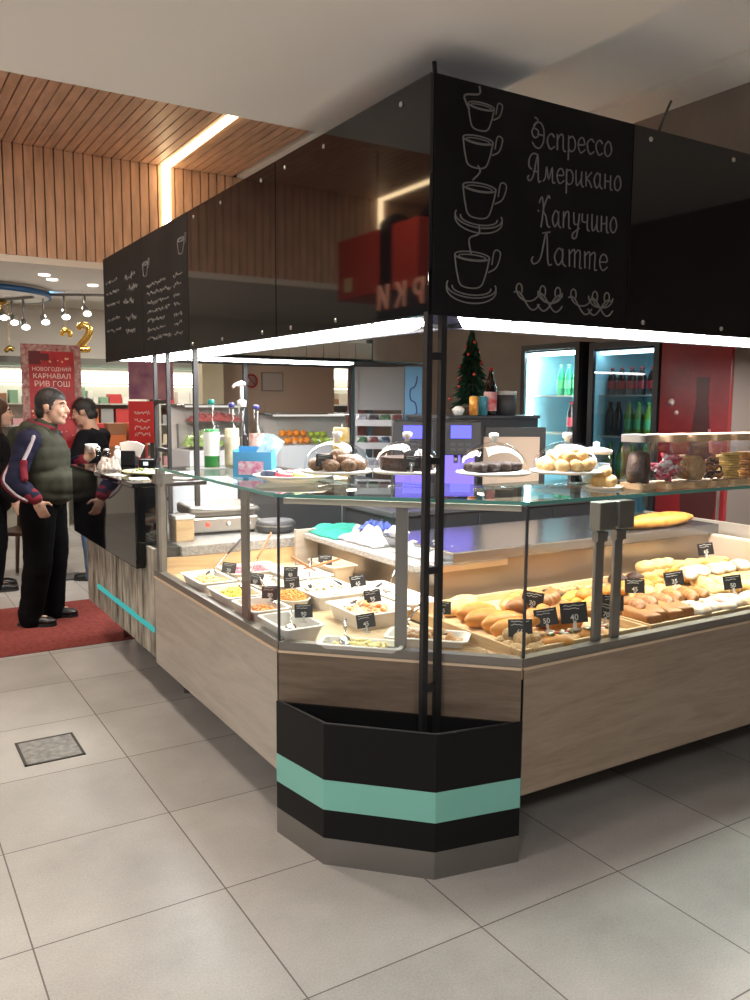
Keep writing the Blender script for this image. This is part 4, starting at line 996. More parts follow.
for i in range(10):
    row, col = divmod(i, 4); b = slab(i, .052, .05, .034)
    x, y, dz = ((col-1.5)*.056, (row-.5)*.056, 0) if i < 8 else ((i-8.5)*.058, 0, .036)
    o = b.build('brownie', principled('brownie_dark', (.035, .016, .012), .6, var=.6, vscale=50), loc=(2.04+x, 2.46+y, z), rz=.3, smooth=True); tag(o, 'dark brownie bar stacked under the third dome', 'cake', 'brownies')
z = cake_stand(2.346, 2.385, 'white cake stand heaped with golden round cookies', 'clear cake dome over the golden cookies')
gold = principled('cookie_gold', (.62, .36, .12), .6, col2=(.78, .55, .26), vscale=40, bump=.5, bscale=70)
base = bun(8, .030, .045).mesh('golden_cookie'); base.materials.append(gold)
for ring_, (n, r, dz) in enumerate(((10, .088, 0), (6, .055, .03), (3, .025, .052))):
    for i in range(n):
        o = link('golden_cookie', base, loc=(2.346+r*math.cos(2*PI*i/n+ring_), 2.385+r*math.sin(2*PI*i/n+ring_), z+dz)); o.rotation_euler = (0, 0, i*1.3)
        tag(o, 'round golden cookie heaped under the fourth dome', 'cookie', 'golden cookies under the dome')
# sugar bowl and loose cookies behind
t = thing('glass_jar', 'squat glass jar with white knobbed lid and blue contents behind the cookies', 'jar', (2.545, 2.42, ZG2))
b = MB(); b.lathe([(.05, 0), (.062, .02), (.062, .10), (.055, .125)], n=24); b.build('body', M_dome, t)
b = MB(); b.lathe([(0, .004), (.05, .006), (.056, .03), (.056, .085), (0, .088)], n=20); b.build('contents', principled('blue_sweets', (.18, .38, .52), .5, col2=(.5, .62, .7), vscale=60), t)
b = MB(); b.lathe([(.064, .125), (.064, .14), (.03, .15), (.012, .152), (.014, .17), (0, .174)], n=24); b.build('lid', M_ceram, t)
t = MB(); t.lathe([(0, 0), (.06, 0), (.075, .008), (.072, .01), (.05, .005), (0, .005)], n=24); tag(t.build('saucer', M_ceram, loc=(2.455, 2.285, ZG2)), 'small white saucer of cookies before the glass jar', 'plate')
for i, (dx, dy, dz) in enumerate(((-.032, 0, 0), (.034, .01, 0), (0, -.03, 0), (0, .035, .0), (.0, 0, .035))):
    o = link('golden_cookie', base, loc=(2.455+dx, 2.285+dy, ZG2+.006+dz)); tag(o, 'golden cookie lying on the small saucer', 'cookie', 'cookies on the saucer')
# storage jars
M_lidw = wood('lid_wood', (.50, .33, .19), (.66, .47, .30), .5, 'XY', 8)
def jar(x, y, wd, h, lidm, label):
    t = thing('storage_jar', label, 'jar', (x, y, ZG2), .12, 'storage jars'); r = wd/2
    b = MB(); b.prism(rrect(wd, wd, .018), .022, h-.028); b.build('body', M_jar, t)
    b = MB(); b.prism(rrect(wd*1.01, wd*1.01, .018), 0, .022); b.build('base', M_lidw, t)
    b = MB(); b.prism(rrect(wd*1.04, wd*1.04, .02), h-.028, h); b.build('lid', lidm, t)
    return t
jx = [2.565, 2.695, 2.825, 2.95, 3.075, 3.20]; jy = [2.215, 2.195, 2.19, 2.185, 2.185, 2.185]
jl = ['clear storage jar with steel lid, half full of dark coffee beans', 'wood-lidded jar of red and white wrapped sweets', 'wood-lidded jar of big round brown biscuits', 'wood-lidded jar of twisted pretzels', 'wood-lidded jar of yellow waffle crisps', 'wood-lidded jar of golden biscuits']
for i in range(6): jar(jx[i], jy[i], .108 if i == 0 else .118, .21, M_steel if i == 0 else M_lidw, jl[i])
b = MB(); b.lathe([(0, 0), (.042, 0), (.044, .05), (.035, .11), (0, .125)], n=16); b.noise_(.01, 60, 3)
tag(b.build('coffee_beans', chocm, loc=(jx[0], jy[0], ZG2+.024), smooth=True), 'dark coffee beans heaped in the steel-lidded jar', 'food', kind='stuff')
rnd = random.Random(9)
M_sw = [principled('sweet_red', (.55, .03, .06), .3), principled('sweet_white', (.75, .72, .70), .35), principled('sweet_pink', (.62, .22, .28), .4)]
base3 = []
for m in M_sw:
    b = MB(); b.ball((0, 0, 0), (.017, .011, .010), seg=8, rings=6); b.lathe([(.002, .014), (.009, .024), (0, .022)], n=6, M=Euler((0, PI/2, 0)).to_matrix().to_4x4()); b.lathe([(.002, .014), (.009, .024), (0, .022)], n=6, M=Euler((0, -PI/2, 0)).to_matrix().to_4x4())
    me = b.mesh('wrapped_sweet'); me.materials.append(m); base3.append(me)
for i in range(42):
    o = link('wrapped_sweet', base3[i % 3], loc=(jx[1]+rnd.uniform(-.034, .034), jy[1]+rnd.uniform(-.034, .034), ZG2+.036+.0021*i)); o.rotation_euler = [rnd.uniform(-.6, .6), rnd.uniform(-.6, .6), rnd.uniform(0, 6)]
    tag(o, ('red', 'white', 'pink')[i % 3]+' wrapped sweet in the wood-lidded jar', 'sweet', 'wrapped sweets of the jar, '+('red', 'white', 'pink')[i % 3])
for i in range(7):
    b = MB(); b.lathe([(0, 0), (.046, 0), (.05, .005), (.046, .010), (0, .012)], n=22); o = b.build('biscuit', nutm, loc=(jx[2]-.002, jy[2]-.040+.0125*i, ZG2+.075)); o.rotation_euler = (PI/2-.05, 0, 0)
    tag(o, 'big round brown biscuit standing on edge in the jar', 'biscuit', 'round biscuits')
for i in range(14):
    b = MB(); b.tube([(.022*math.cos(a)*(1+.3*math.sin(2*a)), .016*math.sin(a), .004*math.sin(3*a)) for a in [2*PI*q/16 for q in range(16)]], .005, n=6, closed=True)
    o = b.build('pretzel', crustd if i % 2 else chocm, loc=(jx[3]+rnd.uniform(-.03, .03), jy[3]+rnd.uniform(-.03, .03), ZG2+.032+.0058*i)); o.rotation_euler = [rnd.uniform(-.7, .7), rnd.uniform(-.7, .7), rnd.uniform(0, 6)]
    tag(o, 'small twisted pretzel in the wood-lidded jar', 'pretzel', 'pretzels in the jar')
wf = principled('waffle_yellow', (.72, .48, .10), .5)
for jj in (4, 5):
    for i in range(10):
        b = MB(); b.prism(rrect(.08, .06, .01), 0, .008); o = b.build('waffle_crisp', wf if jj == 4 else crust, loc=(jx[jj]+rnd.uniform(-.008, .008), jy[jj]+rnd.uniform(-.01, .01), ZG2+.026+.0105*i)); o.rotation_euler = (rnd.uniform(-.03, .03), rnd.uniform(-.03, .03), .12+rnd.uniform(-.2, .2))
        tag(o, 'yellow waffle crisp stacked in the jar' if jj == 4 else 'golden biscuit stacked in the end jar', 'biscuit', 'waffle crisps' if jj == 4 else 'biscuits in the end jar')

# bottles --------------------------------------------------------------------
M_botg = thin_glass('bottle_clear', (.93, .95, .94), 1.5)
def bottle(x, y, h, r, label, liquid, lfill, lab_col, capm, lab_z=(.3, .75), neck=.3, body=None, lab_text=True):
    t = thing('syrup_bottle', label, 'bottle', (x, y, ZG2), 0, None)
    hs = h*(1-neck)
    b = MB(); b.lathe([(0, .001), (r*.92, .001), (r, .008), (r, hs*.92), (r*.8, hs*1.0), (r*.36, hs*1.12), (r*.33, h*.93)], n=24); b.build('glass', body or M_botg, t)
    b = MB(); b.lathe([(0, .005), (r*.93, .006), (r*.95, hs*lfill), (0, hs*lfill+.001)], n=24); b.build('liquid', liquid, t)
    if lab_col:
        b = MB(); b.lathe([(r+.001, hs*lab_z[0]), (r+.001, hs*lab_z[1])], n=24, cap=False); b.build('paper_label', lab_col, t)
    b = MB(); b.lathe([(r*.4, h*.93), (r*.4, h*.985), (r*.25, h), (0, h)], n=14); b.build('cap', capm, t)
    return t
gl = principled('syrup_green', (.01, .30, .05), .1); cl = principled('syrup_cream', (.62, .55, .35), .3); rl = principled('syrup_amber', (.30, .10, .03), .15)
t = bottle(1.453, 3.89, .335, .039, 'green syrup bottle with white label and teal cap', gl, .92, principled('label_white', (.72, .76, .72), .5), M_cap, (.30, .86), .38)
bottle(1.535, 3.83, .32, .036, 'cream syrup bottle with pale label and dark blue spout cap', cl, .95, principled('label_cream', (.70, .64, .46), .5, col2=(.2, .15, .08), vscale=9), principled('cap_navy', (.05, .05, .25), .4), (.1, .75), .36)
t = bottle(1.60, 3.86, .33, .040, 'tall clear bottle with white pump dispenser', M_botg, .3, principled('label_dark', (.05, .055, .08), .5, col2=(.3, .2, .2), vscale=8), M_ceram, (.05, .5), .4)
b = MB(); b.tube([(0, 0, .32), (0, 0, .40)], .009); b.tube([(.022, .012, .412), (0, 0, .415), (-.05, -.03, .405), (-.06, -.036, .392)], [.009, .012, .008, .006]); b.lathe([(.022, .30), (.022, .33), (.01, .335)], n=14); b.build('pump', M_ceram, t)
t = bottle(1.635, 3.76, .31, .036, 'clear syrup bottle with red patterned label and navy cap', rl, .5, principled('label_red', (.55, .06, .05), .4, col2=(.75, .70, .66), vscale=30), principled('cap_navy', (.05, .05, .25), .4), (.12, .9), .38)
# leaflet box
t = thing('leaflet_box', 'blue open-topped card box holding leaflets behind the sweets plate', 'box', (1.455, 3.37, ZG2), FACE-.1)
M_blue = principled('card_blue', (.08, .34, .62), .5)
b = MB(); b.box((-.085, -.05, 0), (.085, -.046, .11)); b.box((-.085, .046, 0), (.085, .05, .13)); b.box((-.085, -.046, 0), (-.081, .046, .12)); b.box((.081, -.046, 0), (.085, .046, .12)); b.box((-.081, -.046, 0), (.081, .046, .004)); b.build('box', M_blue, t)
b = MB(); b.box((-.06, -.0515, .012), (.05, -.0505, .07)); b.build('front_print', principled('print_pink', (.75, .70, .74), .5, col2=(.62, .08, .30), vscale=45), t)
M_leaf = principled('leaflet_print', (.72, .80, .82), .5, col2=(.25, .55, .62), vscale=28)
for i in range(3):
    b = MB(); b.box((-.032, -.001, 0), (.032, .001, .19)); o = b.build('leaflet', M_leaf); o.location = (1.445+.012*i, 3.365+.012*i, ZG2+.008); o.rotation_euler = (-.06+.02*i, .46+.05*i, FACE); tag(o, 'pale blue printed leaflet leaning out of the blue box', 'leaflet', 'leaflets in the blue box')
# sweets plate
t = MB(); t.lathe([(0, 0), (.10, 0), (.155, .022), (.165, .027), (.160, .030), (.10, .008), (0, .007)], n=40, M=Matrix.Diagonal((1, .92, 1, 1)))
tag(t.build('serving_plate', M_ceram, loc=(1.505, 3.10, ZG2), rz=FACE), 'big white oval plate of packaged sweets at the shelf edge', 'plate')
packs = [((.55, .08, .10), .09, .05, -.02, -.05, 'red'), ((.70, .25, .26), .10, .05, .02, .01, 'pink'), ((.05, .07, .12), .07, .05, -.09, -.03, 'navy'), ((.45, .60, .18), .085, .045, .05, -.075, 'lime green'), ((.60, .48, .36), .08, .05, .10, -.01, 'beige'), ((.42, .30, .16), .08, .05, .05, .05, 'brown'), ((.62, .10, .12), .09, .05, -.04, .045, 'crimson'), ((.74, .70, .66), .09, .05, -.09, .03, 'white')]
for i, (c, L, W, dx, dy, nm) in enumerate(packs):
    b = slab(i, L, W, .024); o = b.build('sweet_packet', principled('packet_'+nm.replace(' ', '_'), c, .3, var=.4, vscale=40), smooth=True)
    ca, sa = math.cos(FACE), math.sin(FACE); o.location = (1.505+dx*ca-dy*sa, 3.10+dx*sa+dy*ca, ZG2+.016+.004*(i % 3)); o.rotation_euler = (.1, random.uniform(-.15, .15), FACE+random.uniform(-.5, .5))
    tag(o, nm+' wrapped sweet packet lying on the big oval plate', 'packet', 'sweet packets on the plate')

# ---- things on the granite behind the salads
ZGR = .8455
t = thing('contact_grill', 'steel contact grill with knobs on the granite top', 'grill', (1.76, 4.66, ZGR), FACE+.45)
b = MB(); b.box((-.21, -.16, .015), (.21, .17, .10), bev=.01); b.build('body', M_steel, t)
b = MB(); b.box((-.20, -.15, .10), (.20, .16, .165), bev=.02); b.build('lid', M_dalu, t)
b = MB(); b.tube([(-.2, -.19, .14), (-.19, -.20, .15), (.19, -.20, .15), (.2, -.19, .14)], .012); b.build('handle', M_steel, t)
for i, (xx, m) in enumerate(((-.09, principled('lamp_red', (.5, .02, .02), .3, emit=(1, .1, .05), estr=1.5)), (.03, M_ceram), (.15, M_ceram))):
    b = MB(); b.lathe([(.014, 0), (.012, .012), (0, .013)], n=14, M=Matrix.Translation((xx, -.16, .06)) @ Euler((PI/2, 0, 0)).to_matrix().to_4x4()); b.build('knob', m, t)
for sx in (-.18, .18):
    for sy in (-.13, .14):
        b = MB(); b.lathe([(.015, 0), (.015, .016)], n=10); o = b.build('foot', M_black, t, loc=(sx, sy, 0))
t = thing('microwave_oven', 'white microwave-size appliance behind the steel grill', 'appliance', (1.86, 5.18, ZGR), FACE+.35)
b = MB(); b.box((-.21, -.16, .01), (.21, .17, .26), bev=.015); b.build('body', principled('appliance_white', (.66, .69, .74), .35), t)
b = MB(); b.box((.215, -.14, .03), (.222, .14, .24), bev=.003); b.build('side_vent', M_dark, t)
b = MB(); b.box((-.19, -.1625, .06), (.12, -.160, .245), bev=.001); b.build('door', principled('appliance_door', (.60, .64, .70), .25), t)
for sx in (-.17, .17):
    b = MB(); b.box((sx-.015, -.12, 0), (sx+.015, .12, .012)); b.build('foot', M_black, t)
t = thing('wooden_box', 'pale wooden upright box with white top by the bar end', 'box', (1.47, 4.42, ZGR))
b = MB(); b.box((-.05, -.06, 0), (.05, .06, .12), bev=.003); b.build('body', M_oakdark, t)
b = MB(); b.box((-.055, -.065, .12), (.055, .065, .14), bev=.003); b.build('top', M_paper, t)
t = thing('round_hotplate', 'low round black hotplate on the granite beside the grill', 'hotplate', (2.05, 4.45, ZGR))
b = MB(); b.lathe([(.10, 0), (.115, .02), (.115, .06), (.10, .07), (0, .072)], n=28); b.build('body', M_dark, t)
b = MB(); b.lathe([(.118, .04), (.118, .048)], n=28, cap=False); b.build('steel_band', M_steel, t)

# ---- things on the bar top
ZB_ = 1.1755
b = cloth(.13, .15, .10, 4, 12); tag(b.build('bread_bag', principled('bag_clear', (.66, .56, .48), .3, col2=(.74, .68, .64), vscale=12), loc=(1.30, 5.30, ZB_), smooth=True), 'crumpled clear bag of bread on the black bar', 'bag')
for (x, y, h, r, m, lab, capm) in ((1.43, 5.58, .13, .022, M_ceram, 'slim white sauce bottle on the black bar', M_ceram), (1.38, 5.66, .11, .028, M_dome, 'steel-capped glass shaker beside the sauce bottle', M_steel), (1.34, 5.74, .11, .026, M_dome, 'steel-capped glass shaker nearest the standing man', M_steel)):
    t = thing('condiment_bottle', lab, 'bottle', (x, y, ZB_))
    b = MB(); b.lathe([(0, 0), (r, 0), (r, h*.75), (r*.6, h*.85), (r*.6, h*.9)], n=18); b.build('body', m, t)
    b = MB(); b.lathe([(r*.75, h*.88), (r*.7, h), (0, h+.004)], n=14); b.build('cap', capm, t)
t = thing('food_plate', 'olive oval plate of food scraps on the bar', 'plate', (1.42, 4.86, ZB_), .3)
b = MB(); b.lathe([(0, 0), (.10, 0), (.15, .018), (.145, .022), (.10, .007), (0, .006)], n=32, M=Matrix.Diagonal((.9, 1.25, 1, 1))); b.build('dish', principled('plate_olive', (.34, .33, .14), .3), t)
b = heap_mb(.16, .24, .016, bits=20, size=.012, seed=3); tag(b.build('salad_scraps', [food('scrap_a', (.6, .58, .5), (.7, .68, .62)), top_g], loc=(1.42, 4.86, ZB_+.008), rz=.3), 'pale food scraps on the olive plate', 'food', kind='stuff')
for i, (x, y, r, lab) in enumerate(((1.27, 4.90, .5, 'white paper sheet on the front edge of the bar'), (1.30, 4.62, -.2, 'pale menu card on the bar\'s near corner'), (1.50, 4.55, .8, 'white paper by the olive plate, near the glass shelf'))):
    b = MB(); b.box((-.05, -.075, 0), (.05, .075, .0015)); tag(b.build('paper_sheet', M_paper, loc=(x, y, ZB_), rz=r), lab, 'paper')
t = thing('napkin_holder', 'black napkin holder with fanned white napkins on the bar', 'napkin holder', (1.50, 5.60, ZB_), FACE)
b = MB(); b.box((-.06, -.04, 0), (.06, .04, .10), bev=.004); b.build('box', M_black, t)
M_nap = principled('napkin', (.74, .70, .64), .85)
for i in range(5):
    b = MB(); b.prism([(-.03, -.004), (.03, -.004), (.034, .004), (-.03, .004)], 0, .09); o = b.build('napkin', M_nap); o.location = (1.495+.012*i, 5.60-.01*i, ZB_+.07); o.rotation_euler = (.1*(i-2), .16*(i-1.2), FACE); tag(o, 'white paper napkin fanned out of the black holder', 'napkin', 'napkins in the holder')
t = thing('card_terminal', 'black card terminal with small white screen on the bar', 'card terminal', (1.55, 5.30, ZB_), FACE)
b = MB(); b.box((-.05, -.04, 0), (.05, .04, .06), bev=.008); b.build('body', M_black, t)
b = MB(); b.box((-.018, -.0425, .022), (.012, -.0405, .045)); b.build('screen', emissive('screen_white', (.9, .95, 1), 1.2), t)

# ---- coffee machines, screen, tree etc. on the back counter
ZC = 1.0005
M_purple = emissive('purple_panel', (.22, .16, .95), 1.7); M_scr = emissive('blue_screen', (.12, .12, 1.0), 2.2)
def coffee_machine(x, y, lab, panel=True):
    t = thing('coffee_machine', lab, 'coffee machine', (x, y, ZC), FACE, 'coffee machines')
    b = MB(); b.box((-.12, .02, 0), (.12, .25, .50), bev=.008); b.box((-.12, -.14, .30), (.12, .02, .50), bev=.008); b.box((-.12, -.14, 0), (.12, .02, .03), bev=.004); b.build('housing', M_bk, t)
    b = MB(); b.box((-.06, -.145, .40), (.06, -.139, .475)); b.build('screen', M_scr, t)
    b = MB(); b.box((-.10, .012, .04), (.10, .019, .295)); b.build('lit_panel', M_purple, t)
    for i in range(6):
        b = MB(); b.box((-.06+.045*(i % 3), -.144, .325+.03*(i//3)), (-.03+.045*(i % 3), -.139, .342+.03*(i//3))); b.build('button', M_dark, t)
    b = MB(); b.tube([(-.02, -.06, .30), (-.02, -.06, .25)], .014); b.tube([(.02, -.06, .30), (.02, -.06, .25)], .014); b.build('spout', M_steel, t)
coffee_machine(2.78, 4.10, 'black coffee machine with lit blue screen, left of the ladder post')
coffee_machine(3.06, 4.02, 'black coffee machine with purple lit bay, right of the ladder post')
t = thing('framed_panel', 'beige panel in a black frame standing behind the brownie dome', 'panel', (3.43, 3.93, ZC), FACE+.05)
b = MB(); b.box((-.19, 0, 0), (.19, .02, .46), bev=.004); b.build('frame', M_bk, t)
b = MB(); b.box((-.20, -.012, 0), (.15, -.001, .40), bev=.003); b.build('board', principled('beige_board', (.50, .38, .29), .5), t)
b = MB(); b.box((-.1, .02, 0), (.1, .12, .02)); b.build('foot', M_bk, t)
# tall dark cabinet carrying tree, bottle and cans
t = thing('tall_cabinet', 'tall dark cabinet behind the coffee machines carrying a small tree', 'cabinet', (3.66, 4.72, 0))
b = MB(); b.box((-.34, -.25, .06), (.45, .25, 1.50), bev=.004); b.build('body', M_bk, t)
b = MB(); b.box((-.35, -.26, 1.50), (.46, .26, 1.522), bev=.004); b.build('top', M_dark, t)
b = MB(); b.box((-.31, -.22, 0), (.42, .22, .06)); b.build('plinth', M_toe, t)
for xx in (.05,):
    b = MB(); b.box((xx-.003, -.253, .08), (xx+.003, -.2495, 1.48)); b.build('door_gap', M_dark, t)
ZK = 1.5225
t = thing('christmas_tree', 'small dark green Christmas tree with red baubles on the tall cabinet', 'tree', (3.68, 4.70, ZK))
b = MB(); rnd = random.Random(2)
for i in range(620):
    h = rnd.random()**.8; rr = .165*(1-h)+.012; a = rnd.uniform(0, 2*PI); z = .06+h*.53; L = rr*rnd.uniform(.7, 1.1)
    p0 = Vector((0, 0, z+.03)); p1 = Vector((L*math.cos(a), L*math.sin(a), z-.03*(1-h)))
    n_ = Vector((-math.sin(a), math.cos(a), 0))*.010
    m_ = p0.lerp(p1, .6)
    q = [b.bm.verts.new(v) for v in (p0, m_+n_+Vector((0, 0, .006)), p1, m_-n_+Vector((0, 0, .006)))]
    b.bm.faces.new(q)
    q = [b.bm.verts.new(v) for v in (p0, m_+Vector((0, 0, .016)), p1, m_-Vector((0, 0, .006)))]
    b.bm.faces.new(q)
b.build('foliage', principled('fir_green', (.012, .06, .03), .7, var=.6, vscale=30), t)
b = MB(); b.lathe([(.05, 0), (.06, .05), (.012, .055), (.010, .55), (0, .60)], n=12); b.build('trunk', principled('bark', (.05, .03, .02), .8), t)
for i in range(16):
    h = .06+.85*i/16; a = i*2.4; rr = (.165*(1-h)+.012)*.95
    b = MB(); b.ball((rr*math.cos(a), rr*math.sin(a), .05+h*.53), .011, seg=10, rings=6); b.build('bauble', principled('bauble_red', (.55, .05, .04), .2), t)
t = thing('cola_bottle', 'dark cola bottle with red label beside the small tree', 'bottle', (3.70, 4.51, ZK))
b = MB(); b.lathe([(0, 0), (.042, 0), (.045, .02), (.045, .17), (.03, .23), (.014, .28), (.014, .31)], n=20); b.build('bottle', principled('cola', (.012, .006, .005), .08, spec=.7), t)
b = MB(); b.lathe([(.046, .03), (.046, .16)], n=20, cap=False); b.build('paper_label', principled('cola_label', (.55, .015, .02), .35, col2=(.7, .5, .5), vscale=14), t)
b = MB(); b.lathe([(.016, .305), (.016, .325), (0, .326)], n=12); b.build('cap', M_red, t)
for i, (dx, c, lab) in enumerate(((-.11, (.62, .22, .04), 'orange drink can on the tall cabinet below the tree'), (-.03, (.03, .16, .22), 'blue-green drink can next to the cola bottle'))):
    t = thing('drink_can', lab, 'can', (3.66+dx, 4.50, ZK))
    b = MB(); b.lathe([(0, 0), (.024, 0), (.031, .008), (.031, .12), (.026, .128)], n=18); b.build('body', principled('can_%d' % i, c, .3, .3, col2=tuple(min(1, q*2.2) for q in c), vscale=18), t)
    b = MB(); b.lathe([(.026, .128), (.024, .131), (0, .129)], n=18); b.build('lid', M_steel, t)
t = thing('storage_canister', 'dark canister with pale lid right of the cola bottle', 'canister', (3.84, 4.51, ZK))
b = MB(); b.lathe([(0, 0), (.07, 0), (.072, .14)], n=22); b.build('body', M_dark, t)
b = MB(); b.lathe([(.074, .14), (.074, .165), (0, .17)], n=22); b.build('lid', principled('lid_pale', (.5, .52, .52), .4), t)
t = thing('sugar_bowl', 'small white bowl on the tall cabinet left of the orange can', 'bowl', (3.42, 4.50, ZK))
b = MB(); b.lathe([(0, 0), (.025, 0), (.04, .03), (.042, .045), (.038, .045), (0, .02)], n=18); b.build('bowl', M_ceram, t)
b = MB(); b.lathe([(.038, .045), (.02, .06), (0, .064)], n=16); b.build('contents', M_paper, t)
# ================================================================== fridges along the brown wall
def fridge(y0, y1, h, label, kind):
    xf = 4.62; t = thing('drinks_fridge', label, 'fridge', (xf+.3, (y0+y1)/2, 0))
    body = M_bk if kind != 'cola' else principled('cola_body', (.14, .11, .095), .5)
    d = .03
    b = MB(); b.box((xf+.03, y0, .08), (xf+.6, y0+d, h)); b.box((xf+.03, y1-d, .08), (xf+.6, y1, h)); b.box((xf+.57, y0+d, .08), (xf+.6, y1-d, h)); b.box((xf+.03, y0+d, h-.06), (xf+.57, y1-d, h)); b.box((xf+.03, y0+d, .08), (xf+.57, y1-d, .35)); part(t, 'housing', b, body)
    b = MB()
    for yy in (y0+.06, y1-.06): b.box((xf+.08, yy-.03, 0), (xf+.5, yy+.03, .08))
    part(t, 'foot', b, M_toe)
    if kind == 'cola':
        b = MB(); b.box((xf, y0, .08), (xf+.03, y1, h), bev=.006); part(t, 'front', b, principled('cola_red', (.15, .009, .012), .25, var=.35, vscale=2.2, spec=.6))
        # printed bottle silhouette and drops, flat decals
        yc = y0+.2; s = 1.0
        prof = [(.0, .2), (.13, .22), (.14, .45), (.115, .62), (.135, .78), (.13, .95), (.075, 1.2), (.045, 1.45), (.05, 1.6)]
        pts = [(yc-r, z+.18) for r, z in prof]+[(yc+r, z+.18) for r, z in prof[::-1]]
        M_ = Matrix(((0, 0, -1, xf-.0005), (1, 0, 0, 0), (0, 1, 0, 0), (0, 0, 0, 1)))
        b = MB(); b.prism(pts, 0, .0012, M=M_); part(t, 'printed_bottle', b, principled('print_cola', (.05, .012, .012), .25))
        b = MB(); b.prism([(yc-.10, 1.30), (yc-.075, 1.45), (yc-.055, 1.45), (yc-.075, 1.30)], .0012, .002, M=M_); part(t, 'printed_glint', b, principled('print_pale', (.40, .15, .14), .3))
        for (yy, zz, r) in ((y1-.10, 1.62, .026), (y1-.145, 1.55, .017)):
            b = MB(); b.lathe([(r, 0), (0, .001)], n=16, M=M_ @ Matrix.Translation((yy, zz, .0))); part(t, 'printed_drop', b, principled('print_white', (.6, .5, .5), .3))
        b = MB(); b.box((xf-.03, y0+.02, .8), (xf-.018, y0+.035, 1.2)); part(t, 'handle', b, M_steel)
        return t
    b = MB(); b.box((xf+.565, y0+d, .35), (xf+.57, y1-d, h-.06)); part(t, 'lining', b, principled('fridge_lining', (.42, .68, .76), .4))
    b = MB(); b.box((xf+.04, y1-d-.003, .35), (xf+.565, y1-d, h-.06)); b.box((xf+.04, y0+d, .35), (xf+.565, y0+d+.003, h-.06)); part(t, 'side_lining', b, MATS['fridge_lining'])
    b = MB()
    for zz in (.72, 1.06, 1.36, 1.66): b.box((xf+.08, y0+d, zz), (xf+.565, y1-d, zz+.012))
    part(t, 'shelves', b, M_ceram)
    if kind == 'open':
        b = MB(); b.box((xf+.05, y1-d-.025, .40), (xf+.09, y1-d-.003, h-.09)); part(t, 'light_tube', b, emissive('fridge_tube', (.62, .92, 1.0), 40.))
    else:
        b = MB(); b.box((xf+.06, y0+d+.02, h-.085), (xf+.10, y1-d-.02, h-.063)); part(t, 'light_tube', b, emissive('fridge_tube2', (.62, .92, 1.0), 16.))
    b = MB(); b.box((xf+.05, y0+d+.003, .40), (xf+.09, y0+d+.02, h-.09)); b.box((xf+.05, y0+d+.03, h-.085), (xf+.12, y1-d-.03, h-.063)); part(t, 'light_tube', b, MATS['fridge_tube' if kind == 'open' else 'fridge_tube2'])  # extra tubes added to brighten the lining
    # door frame and pane
    b = MB(); f = .045
    b.box((xf, y0, .12), (xf+.028, y0+f, h)); b.box((xf, y1-f, .12), (xf+.028, y1, h)); b.box((xf, y0+f, .12), (xf+.028, y1-f, .2)); b.box((xf, y0+f, h-f), (xf+.028, y1-f, h))
    dr = part(t, 'door', b, M_bk)
    b = MB(); b.box((xf+.008, y0+f, .2), (xf+.014, y1-f, h-f)); q = b.build('pane', M_glass if kind == 'open' else thin_glass('smoked_pane', (.55, .58, .60)), dr); q.data.transform(Matrix.Translation(-t.location))
    b = MB(); b.box((xf-.035, y0+.02, .9), (xf-.02, y0+.04, 1.4)); q = b.build('handle', M_steel, dr); q.data.transform(Matrix.Translation(-t.location))
    return t
fridge(4.60, 5.25, 2.07, 'open-fronted lit drinks fridge with cyan light and green bottles, by the tree', 'open')
fridge(3.86, 4.50, 2.05, 'dark-framed glass door drinks fridge between lit fridge and red fridge', 'door')
fridge(3.30, 3.84, 2.05, 'red drinks fridge printed with a big dark bottle, against the brown wall', 'cola')
def drink(x, y, z, col, capc, label, group, h=.27, r=.034):
    t = thing('drink_bottle', label, 'bottle', (x, y, z), 0, group)
    b = MB(); b.lathe([(0, 0), (r, 0), (r, h*.6), (r*.42, h*.86), (r*.4, h*.93)], n=14); b.build('body', col, t)
    b = MB(); b.lathe([(r*1.02, h*.22), (r*1.02, h*.5)], n=14, cap=False); b.build('paper_label', capc, t)
    b = MB(); b.lathe([(r*.45, h*.92), (r*.45, h), (0, h)], n=10); b.build('cap', capc, t)
    return t
M_gb = principled('bottle_green', (.02, .30, .12), .15, spec=.6); M_gl = principled('label_green', (.10, .42, .16), .4)
M_db = principled('bottle_dark', (.03, .012, .01), .12, spec=.6); M_rl = principled('label_redd', (.4, .03, .04), .4)
M_ob = principled('bottle_lime', (.16, .30, .03), .2)
def rows(y0, y1, z, n, bm, lm, lab, group, x=4.78, h=.27):
    p = None
    for i in range(n):
        y = y0+(y1-y0)*(i+.5)/n
        if p is None: p = o = drink(x, y, z, bm, lm, lab, group, h)
        else: o = dup(p, (x, y, z))
p1_, p2_ = 4.60, 5.25
rows(p1_+.04, p2_-.26, 1.6725, 4, M_gb, M_gl, 'green water bottle on the upper shelf of the lit fridge', 'green bottles in the lit fridge', h=.24)
rows(p1_+.04, p1_+.26, 1.3725, 3, M_db, M_rl, 'dark cola bottle on the second shelf of the lit fridge', 'dark bottles in the lit fridge', h=.25)
rows(p1_+.04, p1_+.20, 1.0725, 2, M_db, M_rl, 'dark cola bottle on the third shelf of the lit fridge', 'dark bottles low in the lit fridge', h=.24)
rows(3.90, 4.46, 1.6725, 6, M_db, M_rl, 'dark bottle on the top shelf of the glass door fridge', 'dark bottles in the door fridge', h=.2)
rows(4.30, 4.46, 1.3725, 2, M_db, M_db, 'black bottle on the second shelf of the glass door fridge', 'black bottles in the door fridge', h=.25)
rows(4.02, 4.28, 1.3725, 3, M_ob, M_gl, 'lime green bottle on the second shelf of the glass door fridge', 'lime bottles in the door fridge', h=.25)
